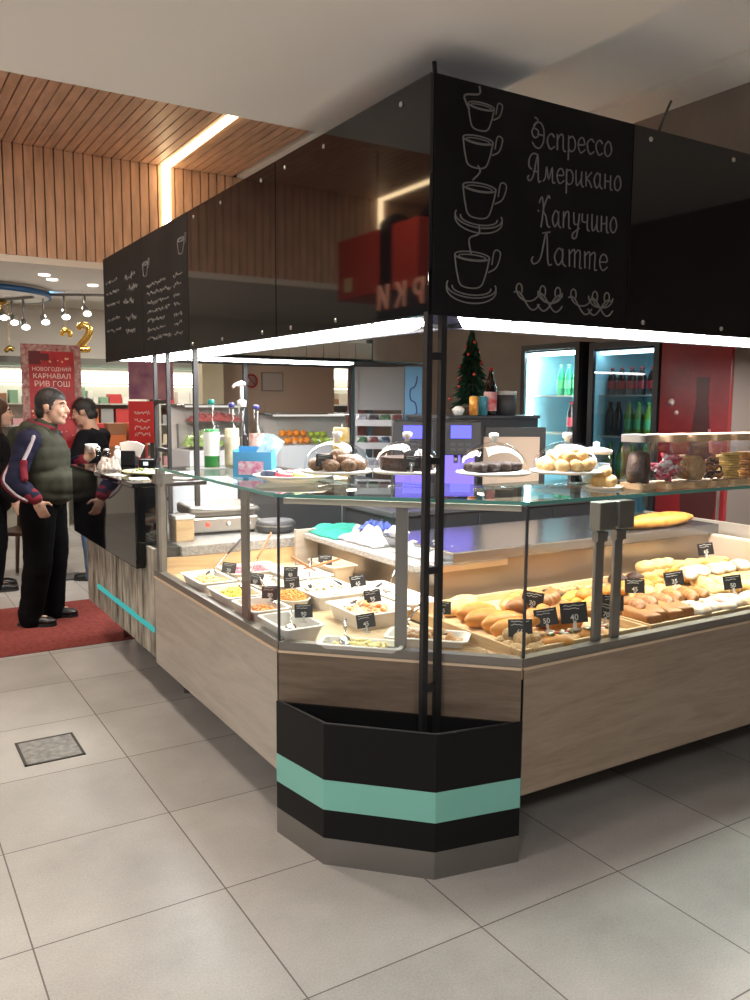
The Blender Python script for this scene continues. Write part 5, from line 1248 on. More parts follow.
rows(3.92, 4.46, 1.0725, 5, M_ob, M_gl, 'lime green bottle on the third shelf of the glass door fridge', 'lime bottles low in the door fridge', h=.25)

# snack rack with blue banner
t = thing('snack_rack', 'grey snack rack with slanted shelves and blue side banner, behind the domes', 'rack', (3.17, 5.10, 0), FACE)
b = MB()
for sx in (-.17, .17):
    b.box((sx-.01, .10, 0), (sx+.01, .13, 1.86))
b.box((-.17, .11, 1.55), (.17, .12, 1.86)); b.build('frame', principled('rack_grey', (.20, .20, .21), .5), t)
M_rs = principled('rack_shelf', (.42, .43, .46), .4)
for i in range(5):
    z = .85+.16*i
    b = MB(); b.prism([(-.17, -.14), (.17, -.14), (.17, .10), (-.17, .10)], 0, .008, M=Matrix.Translation((0, 0, z)) @ Euler((.25, 0, 0)).to_matrix().to_4x4()); b.box((-.17, -.15, z-.05), (.17, -.14, z-.005)); b.build('shelf', M_rs, t)
b = MB(); b.box((.18, -.02, 1.44), (.30, 0, 1.86)); ban = b.build('banner', principled('banner_blue', (.12, .30, .52), .45), t)
b = MB()
b.tube([(.24+.025*math.sin(8*u), -.0215, 1.50+.28*u+.012*math.cos(19*u)) for u in [i/30 for i in range(31)]], .005, n=5); b.build('script_mark', principled('banner_navy', (.03, .05, .2), .5), ban)
snack = [((.10, .03, .03), 'dark red'), ((.04, .06, .10), 'navy'), ((.20, .22, .26), 'grey'), ((.02, .02, .03), 'black'), ((.04, .10, .05), 'dark green')]
def M4(t): return Matrix.Translation(t.location) @ Euler((0, 0, t.rotation_euler[2])).to_matrix().to_4x4()
for i in range(5):
    for j in range(4):
        c, nm = snack[(i*3+j) % 5]; b = slab(i*4+j, .07, .10, .03)
        p = M4(t) @ Vector((-.125+.083*j, -.055, .85+.16*i-.010+.003))
        o = b.build('snack_bag', principled('snack_'+nm.replace(' ', '_'), c, .35, var=.5, vscale=30), loc=p, smooth=True); o.rotation_euler = (.25, 0, FACE); tag(o, nm+' snack packet lying on a slanted rack shelf', 'snack', nm+' packets on the rack')
for i in range(3):
    b = slab(40+i, .12, .04, .17); p = M4(t) @ Vector((-.27, -.02-.02*i, 1.00+.13*i)); o = b.build('chips_bag', principled('chips_yellow', (.62, .38, .04), .3, col2=(.7, .6, .4), vscale=14), loc=p, smooth=True); o.rotation_euler = (.15, 0, FACE); tag(o, 'yellow chips bag hanging beside the snack rack', 'snack', 'yellow chips bags')
b = MB(); p0 = M4(t) @ Vector((-.27, .07, 0)); p1 = M4(t) @ Vector((-.27, .07, 1.45)); b.tube([p0, p1], .006)
for i in range(3): b.tube([M4(t) @ Vector((-.27, .07, 1.16+.13*i)), M4(t) @ Vector((-.27, .0, 1.165+.13*i))], .004)
tag(b.build('hook_stand', M_steel), 'thin steel hook stand carrying the yellow chips bags', 'stand')

# glass cases at the far side of the kiosk
M_case = principled('case_white', (.62, .62, .64), .4)
def far_case(x0, x1, y, z0, z1, label):
    t = thing('glass_case', label, 'display case', ((x0+x1)/2, y, 0), 0)
    b = MB(); b.box((x0, y-.25, .06), (x1, y+.30, z0), bev=.006); part(t, 'base', b, M_case)
    b = MB(); b.box((x0+.04, y-.2, 0), (x1-.04, y+.25, .06)); part(t, 'plinth', b, M_toe)
    b = MB()
    def f(u, v): a = v*PI/2; return Vector((x0+(x1-x0)*u, y+.10-.33*math.cos(a), z0+(z1-z0)*math.sin(a)))
    b.grid(f, 2, 12); part(t, 'curved_glass', b, thin_glass('case_glass', (.90, .90, .90)))
    b = MB(); b.box((x0, y+.10, z1-.012), (x1, y+.30, z1)); part(t, 'top', b, M_alu)
    b = MB(); b.box((x0, y+.28, z0), (x1, y+.30, z1-.012)); part(t, 'back', b, principled('case_back', (.5, .46, .42), .5))
    b = MB(); b.box((x0+.1, y+.12, z1-.03), (x1-.1, y+.15, z1-.0125)); part(t, 'light_tube', b, emissive('case_tube', (1, .93, .85), 1.))
    return t
far_case(3.15, 4.1, 6.95, 1.22, 1.50, 'curved glass case of oranges and apples at the far side')
M_or = principled('orange_peel', (.80, .28, .03), .4, bump=.3, bscale=200); M_ap = principled('apple_green', (.42, .55, .07), .3)
random.seed(12)
for i in range(8):
    x = 3.28+.068*(i % 4); y = 6.86 if i < 4 else 6.95
    b = MB(); b.ball((0, 0, .036), (.036, .036, .034), seg=14, rings=8); b.mi = 0
    o = b.build('orange', M_or, loc=(x+random.uniform(-.005, .005), y, 1.2205+(.06 if i > 3 else 0)))
    tag(o, 'orange in the curved glass case', 'fruit', 'oranges in the case')
for i in range(6):
    x = 3.57+.064*(i % 3); b = MB(); b.lathe([(0, .008), (.015, .002), (.034, .03), (.030, .055), (.012, .060), (0, .054)], n=14); o = b.build('apple', M_ap, loc=(x, 6.87 if i < 3 else 6.95, 1.2205+(.05 if i > 2 else 0))); tag(o, 'green apple in the curved glass case', 'fruit', 'apples in the case')
    b = MB(); b.tube([(0, 0, .053), (.004, 0, .07)], .002, n=5); b.build('stem', M_wdh, o)
b = tray_mb(.86, .22, .055, taper=.01); b.bm.free()
far_case(2.38, 3.10, 7.15, 1.18, 1.58, 'glass salad case with lettuce and red meat beyond the bottles')
b = heap_mb(.34, .30, .12, bits=90, size=.022, seed=11, bump=.6); tag(b.build('lettuce', [food('lettuce_a', (.22, .42, .08), (.42, .58, .2)), food('lettuce_b', (.45, .6, .22), (.6, .7, .35))], loc=(2.60, 7.15, 1.1805)), 'pale green lettuce heaped in the glass salad case', 'food', kind='stuff')
t = thing('case_shelf', 'thin inner shelf of the salad case carrying red meat', 'shelf', (2.75, 7.22, 1.40))
b = MB(); b.box((2.42, 7.12, 1.40), (3.06, 7.40, 1.41)); part(t, 'plate', b, M_glass)
for xx in (2.44, 3.04):
    b = MB(); b.box((xx-.006, 7.38, 1.1805), (xx+.006, 7.40, 1.40)); part(t, 'bracket', b, M_alu)
b = heap_mb(.50, .20, .07, bits=70, size=.02, seed=6, bump=.5); tag(b.build('sliced_meat', [food('meat_a', (.50, .06, .07), (.68, .25, .24)), food('meat_b', (.32, .04, .05), (.6, .3, .28))], loc=(2.74, 7.26, 1.4105)), 'red and pink sliced meat on the salad case shelf', 'food', kind='stuff')

# taupe wall notices
t = thing('wall_notice', 'framed white notice on the taupe wall behind the bottles', 'notice', (3.92, 8.59, 1.75))
b = MB(); b.box((3.80, 8.585, 1.72), (4.06, 8.599, 1.93)); part(t, 'frame', b, M_wallbr if False else principled('notice_frame', (.22, .17, .14), .5))
b = MB(); b.box((3.812, 8.582, 1.732), (4.048, 8.5845, 1.918)); part(t, 'sheet', b, principled('notice_sheet', (.40, .34, .31), .6))
t = thing('no_smoking_sign', 'round red-ringed prohibition sign on the taupe wall', 'sign', (3.68, 8.59, 1.83))
b = MB(); Mr = Matrix.Translation((3.68, 8.598, 1.83)) @ Euler((PI/2, 0, 0)).to_matrix().to_4x4()
b.lathe([(.075, 0), (.075, .006), (0, .006)], n=26, M=Mr); part(t, 'disc', b, principled('disc_grey', (.3, .25, .24), .5))
b = MB(); b.tube([Mr @ Vector((.068*math.cos(2*PI*i/26), .068*math.sin(2*PI*i/26), .008)) for i in range(26)], .009, n=6, closed=True); b.tube([Mr @ Vector((-.048, .048, .008)), Mr @ Vector((.048, -.048, .008))], .007, n=6); part(t, 'ring', b, M_red)
t = thing('access_panel', 'small framed square panel low on the taupe wall', 'panel', (3.76, 8.59, 1.45))
b = MB(); b.box((3.68, 8.588, 1.37), (3.84, 8.599, 1.56)); part(t, 'frame', b, principled('panel_frame', (.36, .28, .23), .5))
b = MB(); b.box((3.69, 8.585, 1.38), (3.83, 8.5875, 1.55)); part(t, 'plate', b, M_wallbr)

# ================================================================== shop behind
# posters
def poster(x0, x1, y, z0, z1, label, bg, border=None, lines=(), tm=None):
    t = thing('poster_stand', label, 'poster', ((x0+x1)/2, y, 0))
    b = MB(); b.box((x0, y-.006, z0), (x1, y+.006, z1)); part(t, 'board', b, bg)
    b = MB(); b.box(((x0+x1)/2-.02, y+.008, 0), ((x0+x1)/2+.02, y+.03, z1-.1)); b.box(((x0+x1)/2-.2, y-.12, 0), ((x0+x1)/2+.2, y+.15, .015)); part(t, 'foot', b, M_dark)
    if border:
        b = MB(); f = .06
        b.box((x0-f, y-.005, z0-f), (x0, y+.007, z1+f)); b.box((x1, y-.005, z0-f), (x1+f, y+.007, z1+f)); b.box((x0, y-.005, z1), (x1, y+.007, z1+f)); b.box((x0, y-.005, z0-f), (x1, y+.007, z0)); part(t, 'ornamental_border', b, border)
    for (s, size, z) in lines:
        M = Matrix(((1, 0, 0, (x0+x1)/2), (0, 0, -1, y-.0075), (0, 1, 0, z), (0, 0, 0, 1)))
        o = add_text(s, 'lettering', tm, t, M, size, .0008, bold=0); o.data.transform(Matrix.Translation(-t.location))
    return t
M_pt = principled('poster_text', (.72, .55, .50), .6)
M_pred = principled('poster_red', (.34, .018, .024), .5, var=.3, vscale=9, emit=(.5, .02, .03), estr=.0)
M_pborder = principled('poster_lace', (.45, .32, .28), .6, col2=(.20, .02, .03), vscale=26)
t = poster(1.262, 1.640, 7.8, 1.02, 2.03, 'red New Year carnival poster with lace border behind the standing man', M_pred, M_pborder, (('НОВОГОДНИЙ', .045, 1.86), ('КАРНАВАЛ', .058, 1.795), ('РИВ ГОШ', .066, 1.725)), M_pt)
b = MB(); b.box((1.262, 7.791, 1.915), (1.36, 7.7935, 2.03)); b.box((1.36, 7.791, 1.95), (1.43, 7.7935, 2.01)); part(t, 'dark_print', b, principled('poster_dark', (.10, .01, .015), .5))
rnd = random.Random(78); b = MB(); b.tube([(1.39+.12*i/12, 7.792, 1.675+rnd.uniform(-.016, .016)) for i in range(13)], .004, n=4); part(t, 'blurred_lettering', b, M_pt)
rnd = random.Random(8)
for i in range(26):
    b = MB(); s = rnd.uniform(.004, .012); x = rnd.uniform(1.28, 1.62); z = rnd.choice((rnd.uniform(1.05, 1.6), rnd.uniform(1.93, 2.0))); b.ball((x, 7.793, z), (s, .0015, s), seg=8, rings=4); part(t, 'confetti', b, principled('confetti_gold', (.7, .42, .25), .5))
M_pur = principled('poster_purple', (.16, .05, .14), .5, col2=(.40, .20, .22), vscale=5)
t = poster(2.42, 2.90, 8.9, 1.62, 2.10, 'dark purple picture poster beyond the bar, above the red poster', M_pur)
t = poster(2.40, 2.70, 8.86, 1.16, 1.60, 'red poster with blurred white lettering below the purple picture poster', principled('poster_scarlet', (.58, .02, .02), .5), None, (), M_pt)
rnd = random.Random(77)
for z in (1.48, 1.40, 1.32, 1.25):
    b = MB(); n = 14; b.tube([(2.46+.16*i/n, 8.852, z+rnd.uniform(-.022, .022)) for i in range(n+1)], .006, n=4); part(t, 'blurred_lettering', b, M_pt)
rnd = random.Random(8)
t = poster(4.96, 5.285, 8.70, .9, 2.08, 'tall rosy purple poster at the passage between taupe and brown walls', principled('poster_rose', (.22, .07, .10), .5, col2=(.46, .24, .22), vscale=4))

# lit shelving in the shop
M_shelfl = principled('shop_shelf', (.50, .49, .44), .5); M_shback = principled('shop_shelf_back', (.66, .64, .55), .6)
M_shlight = emissive('shop_shelf_light', (1, .98, .86), 5.)
gcols = [('white', (.70, .68, .62)), ('cream', (.62, .54, .40)), ('red', (.50, .05, .05)), ('orange', (.58, .16, .05)), ('pink', (.60, .32, .34)), ('brown', (.26, .12, .06)), ('grey', (.32, .32, .32)), ('green', (.20, .34, .22))]
gm = [(n, principled('pack_'+n, c, .45)) for n, c in gcols]
boxmesh = {}
def merch(x, y, z, lx, ly, h, ci, where):
    n, m = gm[ci]; key = (ci, round(lx*50), round(h*50))
    if key not in boxmesh:
        b = MB(); b.box((-lx/2, -ly/2, 0), (lx/2, ly/2, h), bev=.004); me = b.mesh('package'); me.materials.append(m); boxmesh[key] = me
    o = link('package', boxmesh[key], loc=(x, y, z)); tag(o, n+' package on '+where, 'package', n+' packages on '+where)
def shelf_unit(x0, x1, y, where, label, seed, z1=2.0, warm=False):
    rnd = random.Random(seed); t = thing('shop_shelving', label, 'shelving', ((x0+x1)/2, y+.15, 0))
    b = MB(); b.box((x0, y+.30, 0), (x1, y+.32, z1)); part(t, 'back', b, M_shback)
    for xa in (x0, x1-.025): b = MB(); b.box((xa, y, 0), (xa+.025, y+.30, z1)); part(t, 'side_panel', b, M_shelfl)
    b = MB(); b.box((x0+.05, y-.01, z1-.17), (x1-.05, y+.05, z1-.03)); part(t, 'light_box', b, M_shlight)
    levels = [.35, .72, 1.02, 1.28, 1.55]
    for z in levels:
        b = MB(); b.box((x0+.025, y, z), (x1-.025, y+.30, z+.018)); part(t, 'shelf', b, M_shelfl)
    b = MB(); b.box((x0+.03, y+.02, 1.79), (x1-.03, y+.04, 1.80)); part(t, 'light_strip', b, M_shlight)
    for z in levels[1:]:
        x = x0+.06
        while x < x1-.12:
            lx = rnd.choice((.06, .10, .16, .22)); h = rnd.choice((.08, .12, .16, .2)); ci = rnd.choice((0, 0, 1, 2, 3, 4, 5, 6, 7))
            if x+lx > x1-.04: break
            merch(x+lx/2, y+.12, z+.0185, lx, .16, h, ci, where); x += lx+rnd.choice((.01, .03, .06))
shelf_unit(1.25, 2.20, 11.05, 'the lit shelves behind the men', 'lit cream shop shelving behind the two men', 1)
shelf_unit(2.30, 3.35, 11.05, 'the lit shelves right of the poster', 'lit cream shop shelving right of the red poster', 2)
shelf_unit(3.40, 4.45, 11.05, 'the lit shelves behind the purple poster', 'lit cream shop shelving behind the purple poster', 3)
shelf_unit(5.75, 6.75, 10.6, 'the passage shelves', 'lit shop shelving seen through the passage past the taupe wall', 4, 2.1)
b = MB(); b.box((1.2, 11.03, 2.02), (4.5, 11.34, 2.055)); t = b.build('shop_cornice', principled('sage_cornice', (.16, .20, .16), .6)); tag(t, 'sage green cornice board running along the lit shop shelving', 'cornice')
# table with boxes in front of the shelves
t = thing('display_table', 'dark red display table with boxed goods beyond the bar', 'table', (2.5, 9.6, 0))
b = MB(); b.box((2.1, 9.4, .92), (2.9, 9.8, .96)); part(t, 'top', b, principled('table_red', (.20, .03, .03), .5))
b = MB(); b.box((2.15, 9.45, 0), (2.85, 9.75, .92)); part(t, 'body', b, principled('table_brown', (.10, .045, .03), .6))
rnd = random.Random(31)
for i in range(9):
    merch(2.2+.24*(i % 3), 9.6, .961+.131*(i//3), .2, .2, .13, (3, 5, 2, 5, 3, 3, 2, 5, 3)[i], 'the dark red display table')

# shop ceiling fittings
t = thing('ceiling_ring', 'blue-rimmed white round ceiling cove in the shop', 'ceiling fitting', (1.15, 10.4, 2.70))
b = MB(); b.lathe([(.78, .0), (.80, 0), (.80, .06), (.78, .06)], (1.15, 10.4, 2.75), 60, cap=False); part(t, 'blue_rim', b, principled('rim_blue', (.01, .075, .20), .4))
b = MB(); b.lathe([(0, 0), (.775, 0), (.775, .085), (0, .085)], (1.15, 10.4, 2.752), 60, cap=False); part(t, 'disc', b, M_shopwhite)
M_spot = emissive('spot_face', (1, .98, .95), 9.)
t = thing('light_track', 'ceiling track with small spotlights above the shop shelving', 'track light', (2.1, 10.1, 2.7))
P0, P1 = Vector((1.80, 10.25, 2.56)), Vector((2.55, 9.85, 2.84))
P0.z = P1.z = 2.80
b = MB(); b.bar(P0+Vector((-.1, .1, 0)), P1, .03); part(t, 'rail', b, M_alu)
def spot(root, p, drop, name='spotlight'):
    b = MB(); b.tube([p, p-Vector((0, 0, drop))], .012); s = b.build(name, M_alu, root); s.data.transform(Matrix.Translation(-root.location))
    q = p-Vector((0, 0, drop)); d = Vector((.02, -.09, -.10)).normalized()
    b = MB(); b.tube([q-d*.03, q+d*.07], [.03, .045], n=14); h = b.build('head', M_alu, s); h.data.transform(Matrix.Translation(-root.location))
    b = MB(); b.ball(q+d*.075, (.045, .045, .03), seg=12, rings=6); h = b.build('lens', M_spot, s); h.data.transform(Matrix.Translation(-root.location))
for i, f in enumerate((.05, .32, .6, .92)): spot(t, P0.lerp(P1, f), (.26, .20, .16, .12)[i])
t = thing('light_track', 'ceiling spotlight cluster at the frame edge under the blue ring', 'track light', (1.55, 10.3, 2.74))
b = MB(); b.bar((1.40, 10.6, 2.735), (1.7, 10.0, 2.735), .025); part(t, 'rail', b, M_alu)
for p, d in (((1.53, 10.38, 2.73), .20), ((1.44, 10.5, 2.73), .14), ((1.62, 10.2, 2.73), .26)): spot(t, Vector(p), d)
for i, (x, y) in enumerate(((1.75, 9.2), (1.62, 8.9), (2.2, 9.4))):
    b = MB(); b.lathe([(.055, 0), (.055, .012), (0, .012)], (0, 0, -.012), 20); o = b.build('recessed_light', emissive('recessed', (1, .95, .85), 3.), loc=(x, y, 2.839)); tag(o, 'small round recessed light in the shop ceiling', 'light', 'recessed shop lights')
# gold balloons
def balloon_tube(name, pts, r, label, loc):
    b = MB(); P = bez(pts, 8); b.tube(P, [r*(.55+.45*math.sin(PI*min(1, max(0, i/(len(P)-1)*1.0)))**.35) for i in range(len(P))], n=12); o = b.build(name, M_gold, loc=loc, smooth=True); tag(o, label, 'balloon'); b = MB(); b.tube([(0, 0, max(p[2] for p in pts)), (0, 0, 2.839-loc[2])], .002, n=5); b.build('string', M_gold, o); return o
o = balloon_tube('foil_balloon', [(-.06, 0, .16), (-.02, 0, .21), (.05, 0, .19), (.06, 0, .12), (.0, 0, .03), (-.06, 0, -.05), (0, 0, -.06), (.07, 0, -.06)], .042, 'big gold foil balloon numeral on the shop wall by the chalkboards', (2.20, 9.9, 2.24)); o.rotation_euler = (0, 0, -.4); 
o = balloon_tube('foil_balloon', [(-.05, 0, 0), (-.02, 0, .06), (.03, 0, .05), (.05, 0, -.01)], .03, 'small gold foil balloon left of the numeral balloon', (2.04, 10.05, 2.33))
o = balloon_tube('foil_balloon', [(0, 0, -.10), (0, 0, .10), (.07, 0, .09), (.06, 0, .01), (.0, 0, .0)], .022, 'gold foil letter balloon at the very edge by the blue ring', (1.42, 10.5, 2.70))
o = balloon_tube('foil_balloon', [(-.05, 0, 0), (0, 0, .05), (.05, 0, .02)], .03, 'gold foil balloon on the dark shop band left of the poster', (1.60, 11.2, 2.19))
for nm, p in (('a', (2.20, 9.9)), ('b', (2.04, 10.05)), ('c', (1.42, 10.5))): pass
b = MB(); b.box((1.10, 9.86, 2.10), (1.12, 9.88, 2.12))
b.bm.free()
[area('shop_light', (xx, yy, 2.82), .3, 22, (1, .95, .85)) for xx in (-3.6, 1.9, 3.4) for yy in (9.0, 10.4)]
area('passage_light', (5.9, 9.6, 2.8), 1.0, 25, (1, .95, .88))
# ================================================================== people
M_lip = principled('lips', (.38, .16, .13), .5); M_eye = principled('eye_dark', (.03, .02, .018), .15); M_eyew = principled('eye_white', (.62, .58, .54), .3)
def V(*a): return Vector(a)
def hand(b, w, d, pal, thumb, L=.105, curl=.5, r=.0085):
    """palm and five fingers: w wrist, d forward, pal palm-facing direction, thumb direction side"""
    d = d.normalized(); pal = pal.normalized(); s = thumb.normalized()
    b.capsule(w, w+d*L*.35, .026, .027); c = w+d*L*.5
    q = Matrix((s, d, pal)).transposed().to_4x4(); q.translation = c
    b.ball((0, 0, 0), (.040, .052, .017), M=q, seg=14, rings=10)
    for i, (o, l) in enumerate(((.028, .066), (.010, .075), (-.009, .070), (-.027, .055))):
        p = c+d*.040+s*o; dd = d.copy(); pts = [p-d*.02]
        for k, f in enumerate((.42, .33, .25)):
            dd = (dd*math.cos(curl*(.5+.3*k))+pal*math.sin(curl*(.5+.3*k))).normalized()
            p = p+dd*l*f; pts.append(p)
            pal2 = pal
        for a, e, k in zip(pts, pts[1:], range(3)): b.capsule(a, e, r*(1.05-.08*k), r*(.98-.1*k), n=10)
    p = c-d*.018+s*.034; dd = (s*.8+d*.6+pal*.25).normalized(); q2 = p+dd*.032; d3 = (dd*.6+d*.7+pal*.3).normalized()
    b.capsule(p-s*.014, q2, .013, .011, n=10); b.capsule(q2, q2+d3*.030, .011, .008, n=10)
def head_shapes(b, c, R, k=1.0):
    """head about centre c, turned by rotation R (3x3)"""
    def P(x, y, z): return c+R @ (V(x, y, z)*k)
    Q = R.to_4x4(); Q.translation = c
    S = Q @ Matrix.Scale(k, 4)
    b.ball((-.014, 0, .030), (.098, .077, .090), M=S, seg=22, rings=16)
    b.ball((.026, 0, -.030), (.070, .066, .086), M=S, seg=20, rings=14)
    b.ball((.040, 0, -.082), (.048, .050, .036), M=S, seg=16, rings=10)
    b.ball((.074, 0, -.098), (.020, .026, .018), M=S)
    b.ball((.076, 0, .028), (.018, .050, .013), M=S)
    for s in (-1, 1):
        b.ball((.062, s*.036, -.026), (.030, .026, .028), M=S)
        b.ball((-.004, s*.077, -.012), (.019, .009, .031), M=S, rot=(0, .2, 0)); b.ball((-.004, s*.083, -.004), (.022, .006, .022), M=S, rot=(0, .2, 0))
    b.capsule(P(.088, 0, .014), P(.110, 0, -.024), .010*k, .014*k); b.ball((.098, .011, -.030), (.012, .009, .008), M=S); b.ball((.098, -.011, -.030), (.012, .009, .008), M=S)
    b.ball((.090, 0, -.056), (.013, .025, .006), M=S); b.ball((.087, 0, -.068), (.013, .022, .007), M=S)
def face_bits(root, c, R, k=1.0, mouth=True):
    Q = R.to_4x4(); Q.translation = c; S = Q @ Matrix.Scale(k, 4)
    for s in (-1, 1):
        b = MB(); b.ball((.083, s*.032, .006), (.008, .014, .006), M=S, seg=10, rings=8); b.build('eye', M_eyew, root)
        b = MB(); b.ball((.0895, s*.033, .006), (.004, .006, .0055), M=S, seg=10, rings=8); b.build('iris', M_eye, root)
        b = MB(); b.tube([S @ V(.091, s*.014, .026), S @ V(.090, s*.032, .034), S @ V(.078, s*.052, .028)], .0042*k, n=6); b.build('eyebrow', M_hair, root)
    b = MB(); b.tube([S @ V(.091, -.026, -.060), S @ V(.1005, 0, -.0622), S @ V(.091, .026, -.060)], .0035*k, n=6); b.build('mouth', M_lip, root)
def hair_short(root, c, R, k=1.0, mat=None, grow=.007, front=.050):
    Q = R.to_4x4(); Q.translation = c; S = Q @ Matrix.Scale(k, 4)
    b = MB(); b.ball((-.014, 0, .032), (.098+grow, .077+grow, .090+grow), seg=36, rings=24); b.ball((-.044, 0, -.036), (.071, .070, .066), seg=28, rings=18)
    for s in (-1, 1): b.ball((.018, s*.070, .0), (.016, .012, .040))
    o = remeshed(b, 'hair', mat or M_hair, .006, 2, root)
    bm = bmesh.new(); bm.from_mesh(o.data); kill = []
    for v in bm.verts:
        x, y, z = v.co
        if x > .055: line = front+.3*abs(y)*0
        elif x > .030: line = -.005+(front+.005)*(x-.030)/.025
        elif x > .008: line = -.022
        elif x > -.028: line = .012
        else: line = -.088
        if z < line: kill.append(v)
    bmesh.ops.delete(bm, geom=kill, context='VERTS')
    for v in bm.verts: v.co += v.normal*.002*noise.noise(v.co*80)
    bmesh.ops.transform(bm, matrix=S, verts=bm.verts[:]); bm.to_mesh(o.data); bm.free()
    return o
def hair_long(root, c, R, k, mat, length=.42):
    b = MB(); Q = R.to_4x4(); Q.translation = c; S = Q @ Matrix.Scale(k, 4)
    b.ball((-.020, 0, .034), (.104, .090, .100), M=S)
    for i in range(9):
        a = -1.9+3.8*i/8; x, y = -.035-.065*math.cos(a), .085*math.sin(a)
        b.capsule(S @ V(x, y, .03), S @ V(x-.015, y*1.15, -length*.55), .036*k, .034*k); b.capsule(S @ V(x-.015, y*1.15, -length*.55), S @ V(x-.01, y*1.2, -length), .034*k, .022*k)
    o = remeshed(b, 'hair', mat, .012, 3, root); return o
def person(name, label, loc, rz, J, clothes, hair='short', hk=1.0, headrot=(0, 0, 0), group=None, skin=None, voxel=.0075):
    """J: joints in the figure's own frame (x forward, y left, z up)"""
    t = thing(name, label, 'person', loc, rz, group)
    c = J['head']; R = Euler(headrot).to_matrix()
    b = MB(); head_shapes(b, c, R, hk)
    nb = J['neck']; b.capsule(c+R @ V(-.022, 0, -.075)*hk, nb, .056*hk, .062)
    b.capsule(nb, J['chest'], .07, .12); b.capsule(J['chest'], J['pelvis'], .125, .12)
    b.ball(J['chest'], (.11, .17, .15)); b.ball(J['pelvis'], (.11, .155, .12))
    for s in 'RL':
        sh, el, wr = J['sh'+s], J['el'+s], J['wr'+s]
        b.capsule(nb+(J['chest']-nb)*.2, sh, .07, .055); b.capsule(sh, el, .050, .040); b.capsule(el, wr, .040, .027)
        hd, hp, ht, cu = J['hand'+s]; hand(b, wr, hd, hp, ht, curl=cu)
        hp_, kn, an, toe = J['hip'+s], J['kn'+s], J['an'+s], J['toe'+s]
        b.capsule(hp_, kn, .082, .055); b.capsule(kn, kn+(an-kn)*.3, .054, .056); b.capsule(kn+(an-kn)*.3, an, .056, .036); b.capsule(an-V(0, 0, .03), an+(toe-an)*.55, .032, .022)
    o = remeshed(b, 'body', skin or M_skin, voxel, 2, t)
    face_bits(t, c, R, hk)
    if hair == 'short': hair_short(t, c, R, hk)
    elif hair: hair_long(t, c, R, hk, hair)
    clothes(t, J)
    return t
def fold(b, amp, f, seed):
    pass
def trousers(t, J, mat, r=(.105, .085, .072), waist=None, voxel=.013):
    b = MB(); p = J['pelvis']
    b.ball(p, (.135, .175, .13)); b.capsule(p, p+V(0, 0, .12), .125, .125)
    for s in 'RL':
        b.capsule(J['hip'+s], J['kn'+s], r[0]+.012, r[1]); a = J['an'+s]
        b.capsule(J['kn'+s], a, r[1], r[2]); b.capsule(a, a+V(.01, 0, -.045), r[2], r[2]*.98)
    o = remeshed(b, 'trousers', mat, voxel, 4, t)
    me = o.data
    for v in me.vertices:
        k = noise.noise(v.co*7)+.6*noise.noise(V(v.co.x*4, v.co.y*4, v.co.z*22)); v.co += v.normal*.006*k
    return o
def shoes(t, J, mat, sole):
    for s in 'RL':
        a, toe = J['an'+s], J['toe'+s]; d = (toe-a); d.z = 0; d.normalize(); n = V(-d.y, d.x, 0)
        Q = Matrix((d, n, V(0, 0, 1))).transposed().to_4x4(); Q.translation = V(a.x, a.y, 0)
        b = MB(); b.ball((-.035, 0, .045), (.055, .042, .040), M=Q); b.ball((.06, 0, .040), (.105, .047, .035), M=Q); b.ball((.12, 0, .034), (.062, .046, .028), M=Q); b.capsule(Q @ V(-.025, 0, .045), Q @ V(-.02, 0, .10), .045, .043)
        o = remeshed(b, 'shoe', mat, .009, 3, t)
        for v in o.data.vertices: v.co.z = max(v.co.z, .012)
        b = MB(); pts = [(-.085+.0, -.030), (-.03, -.042), (.06, -.046), (.14, -.044), (.175, -.022), (.182, 0), (.175, .022), (.14, .044), (.06, .046), (-.03, .042), (-.085, .030), (-.095, 0)]
        b.prism(pts, 0, .02, M=Q); b.build('sole', sole, o)
def wrinkle(o, amp, f, seed=0, squash=1.):
    for v in o.data.vertices: v.co += v.normal*amp*(noise.noise(V(v.co.x*f, v.co.y*f, v.co.z*f*squash+seed)))

# ---- the customer in the olive vest
M_navy = principled('jacket_navy', (.012, .012, .030), .8, spec=.15); M_crim = principled('jacket_crimson', (.14, .014, .024), .8, spec=.15); M_stripe = principled('jacket_white', (.36, .32, .35), .7)
M_olive = principled('vest_olive', (.036, .037, .026), .8, spec=.15, var=.2, vscale=14); M_blk = principled('trouser_black', (.004, .004, .0045), .9, spec=.08); M_shoe = principled('shoe_black', (.008, .008, .008), .35); M_sole = principled('sole_dark', (.012, .012, .012), .7)
JM = dict(head=V(.060, 0, 1.555), neck=V(-.015, 0, 1.385), chest=V(-.01, 0, 1.22), pelvis=V(-.03, 0, .88),
    shR=V(-.045, -.195, 1.325), elR=V(-.125, -.27, 1.055), wrR=V(.035, -.315, .93), handR=(V(.35, .05, -.93), V(-.15, .95, .1), V(.9, .2, .35), .75),
    shL=V(-.02, .195, 1.325), elL=V(.045, .285, 1.08), wrL=V(.215, .175, 1.165), handL=(V(.75, -.35, .45), V(-.1, -.95, .15), V(-.3, .1, .95), .75),
    hipR=V(-.035, -.095, .84), knR=V(-.035, -.12, .47), anR=V(-.105, -.125, .085), toeR=V(.08, -.135, .028),
    hipL=V(-.02, .095, .84), knL=V(.0, .115, .47), anL=V(-.03, .12, .085), toeL=V(.15, .13, .028))
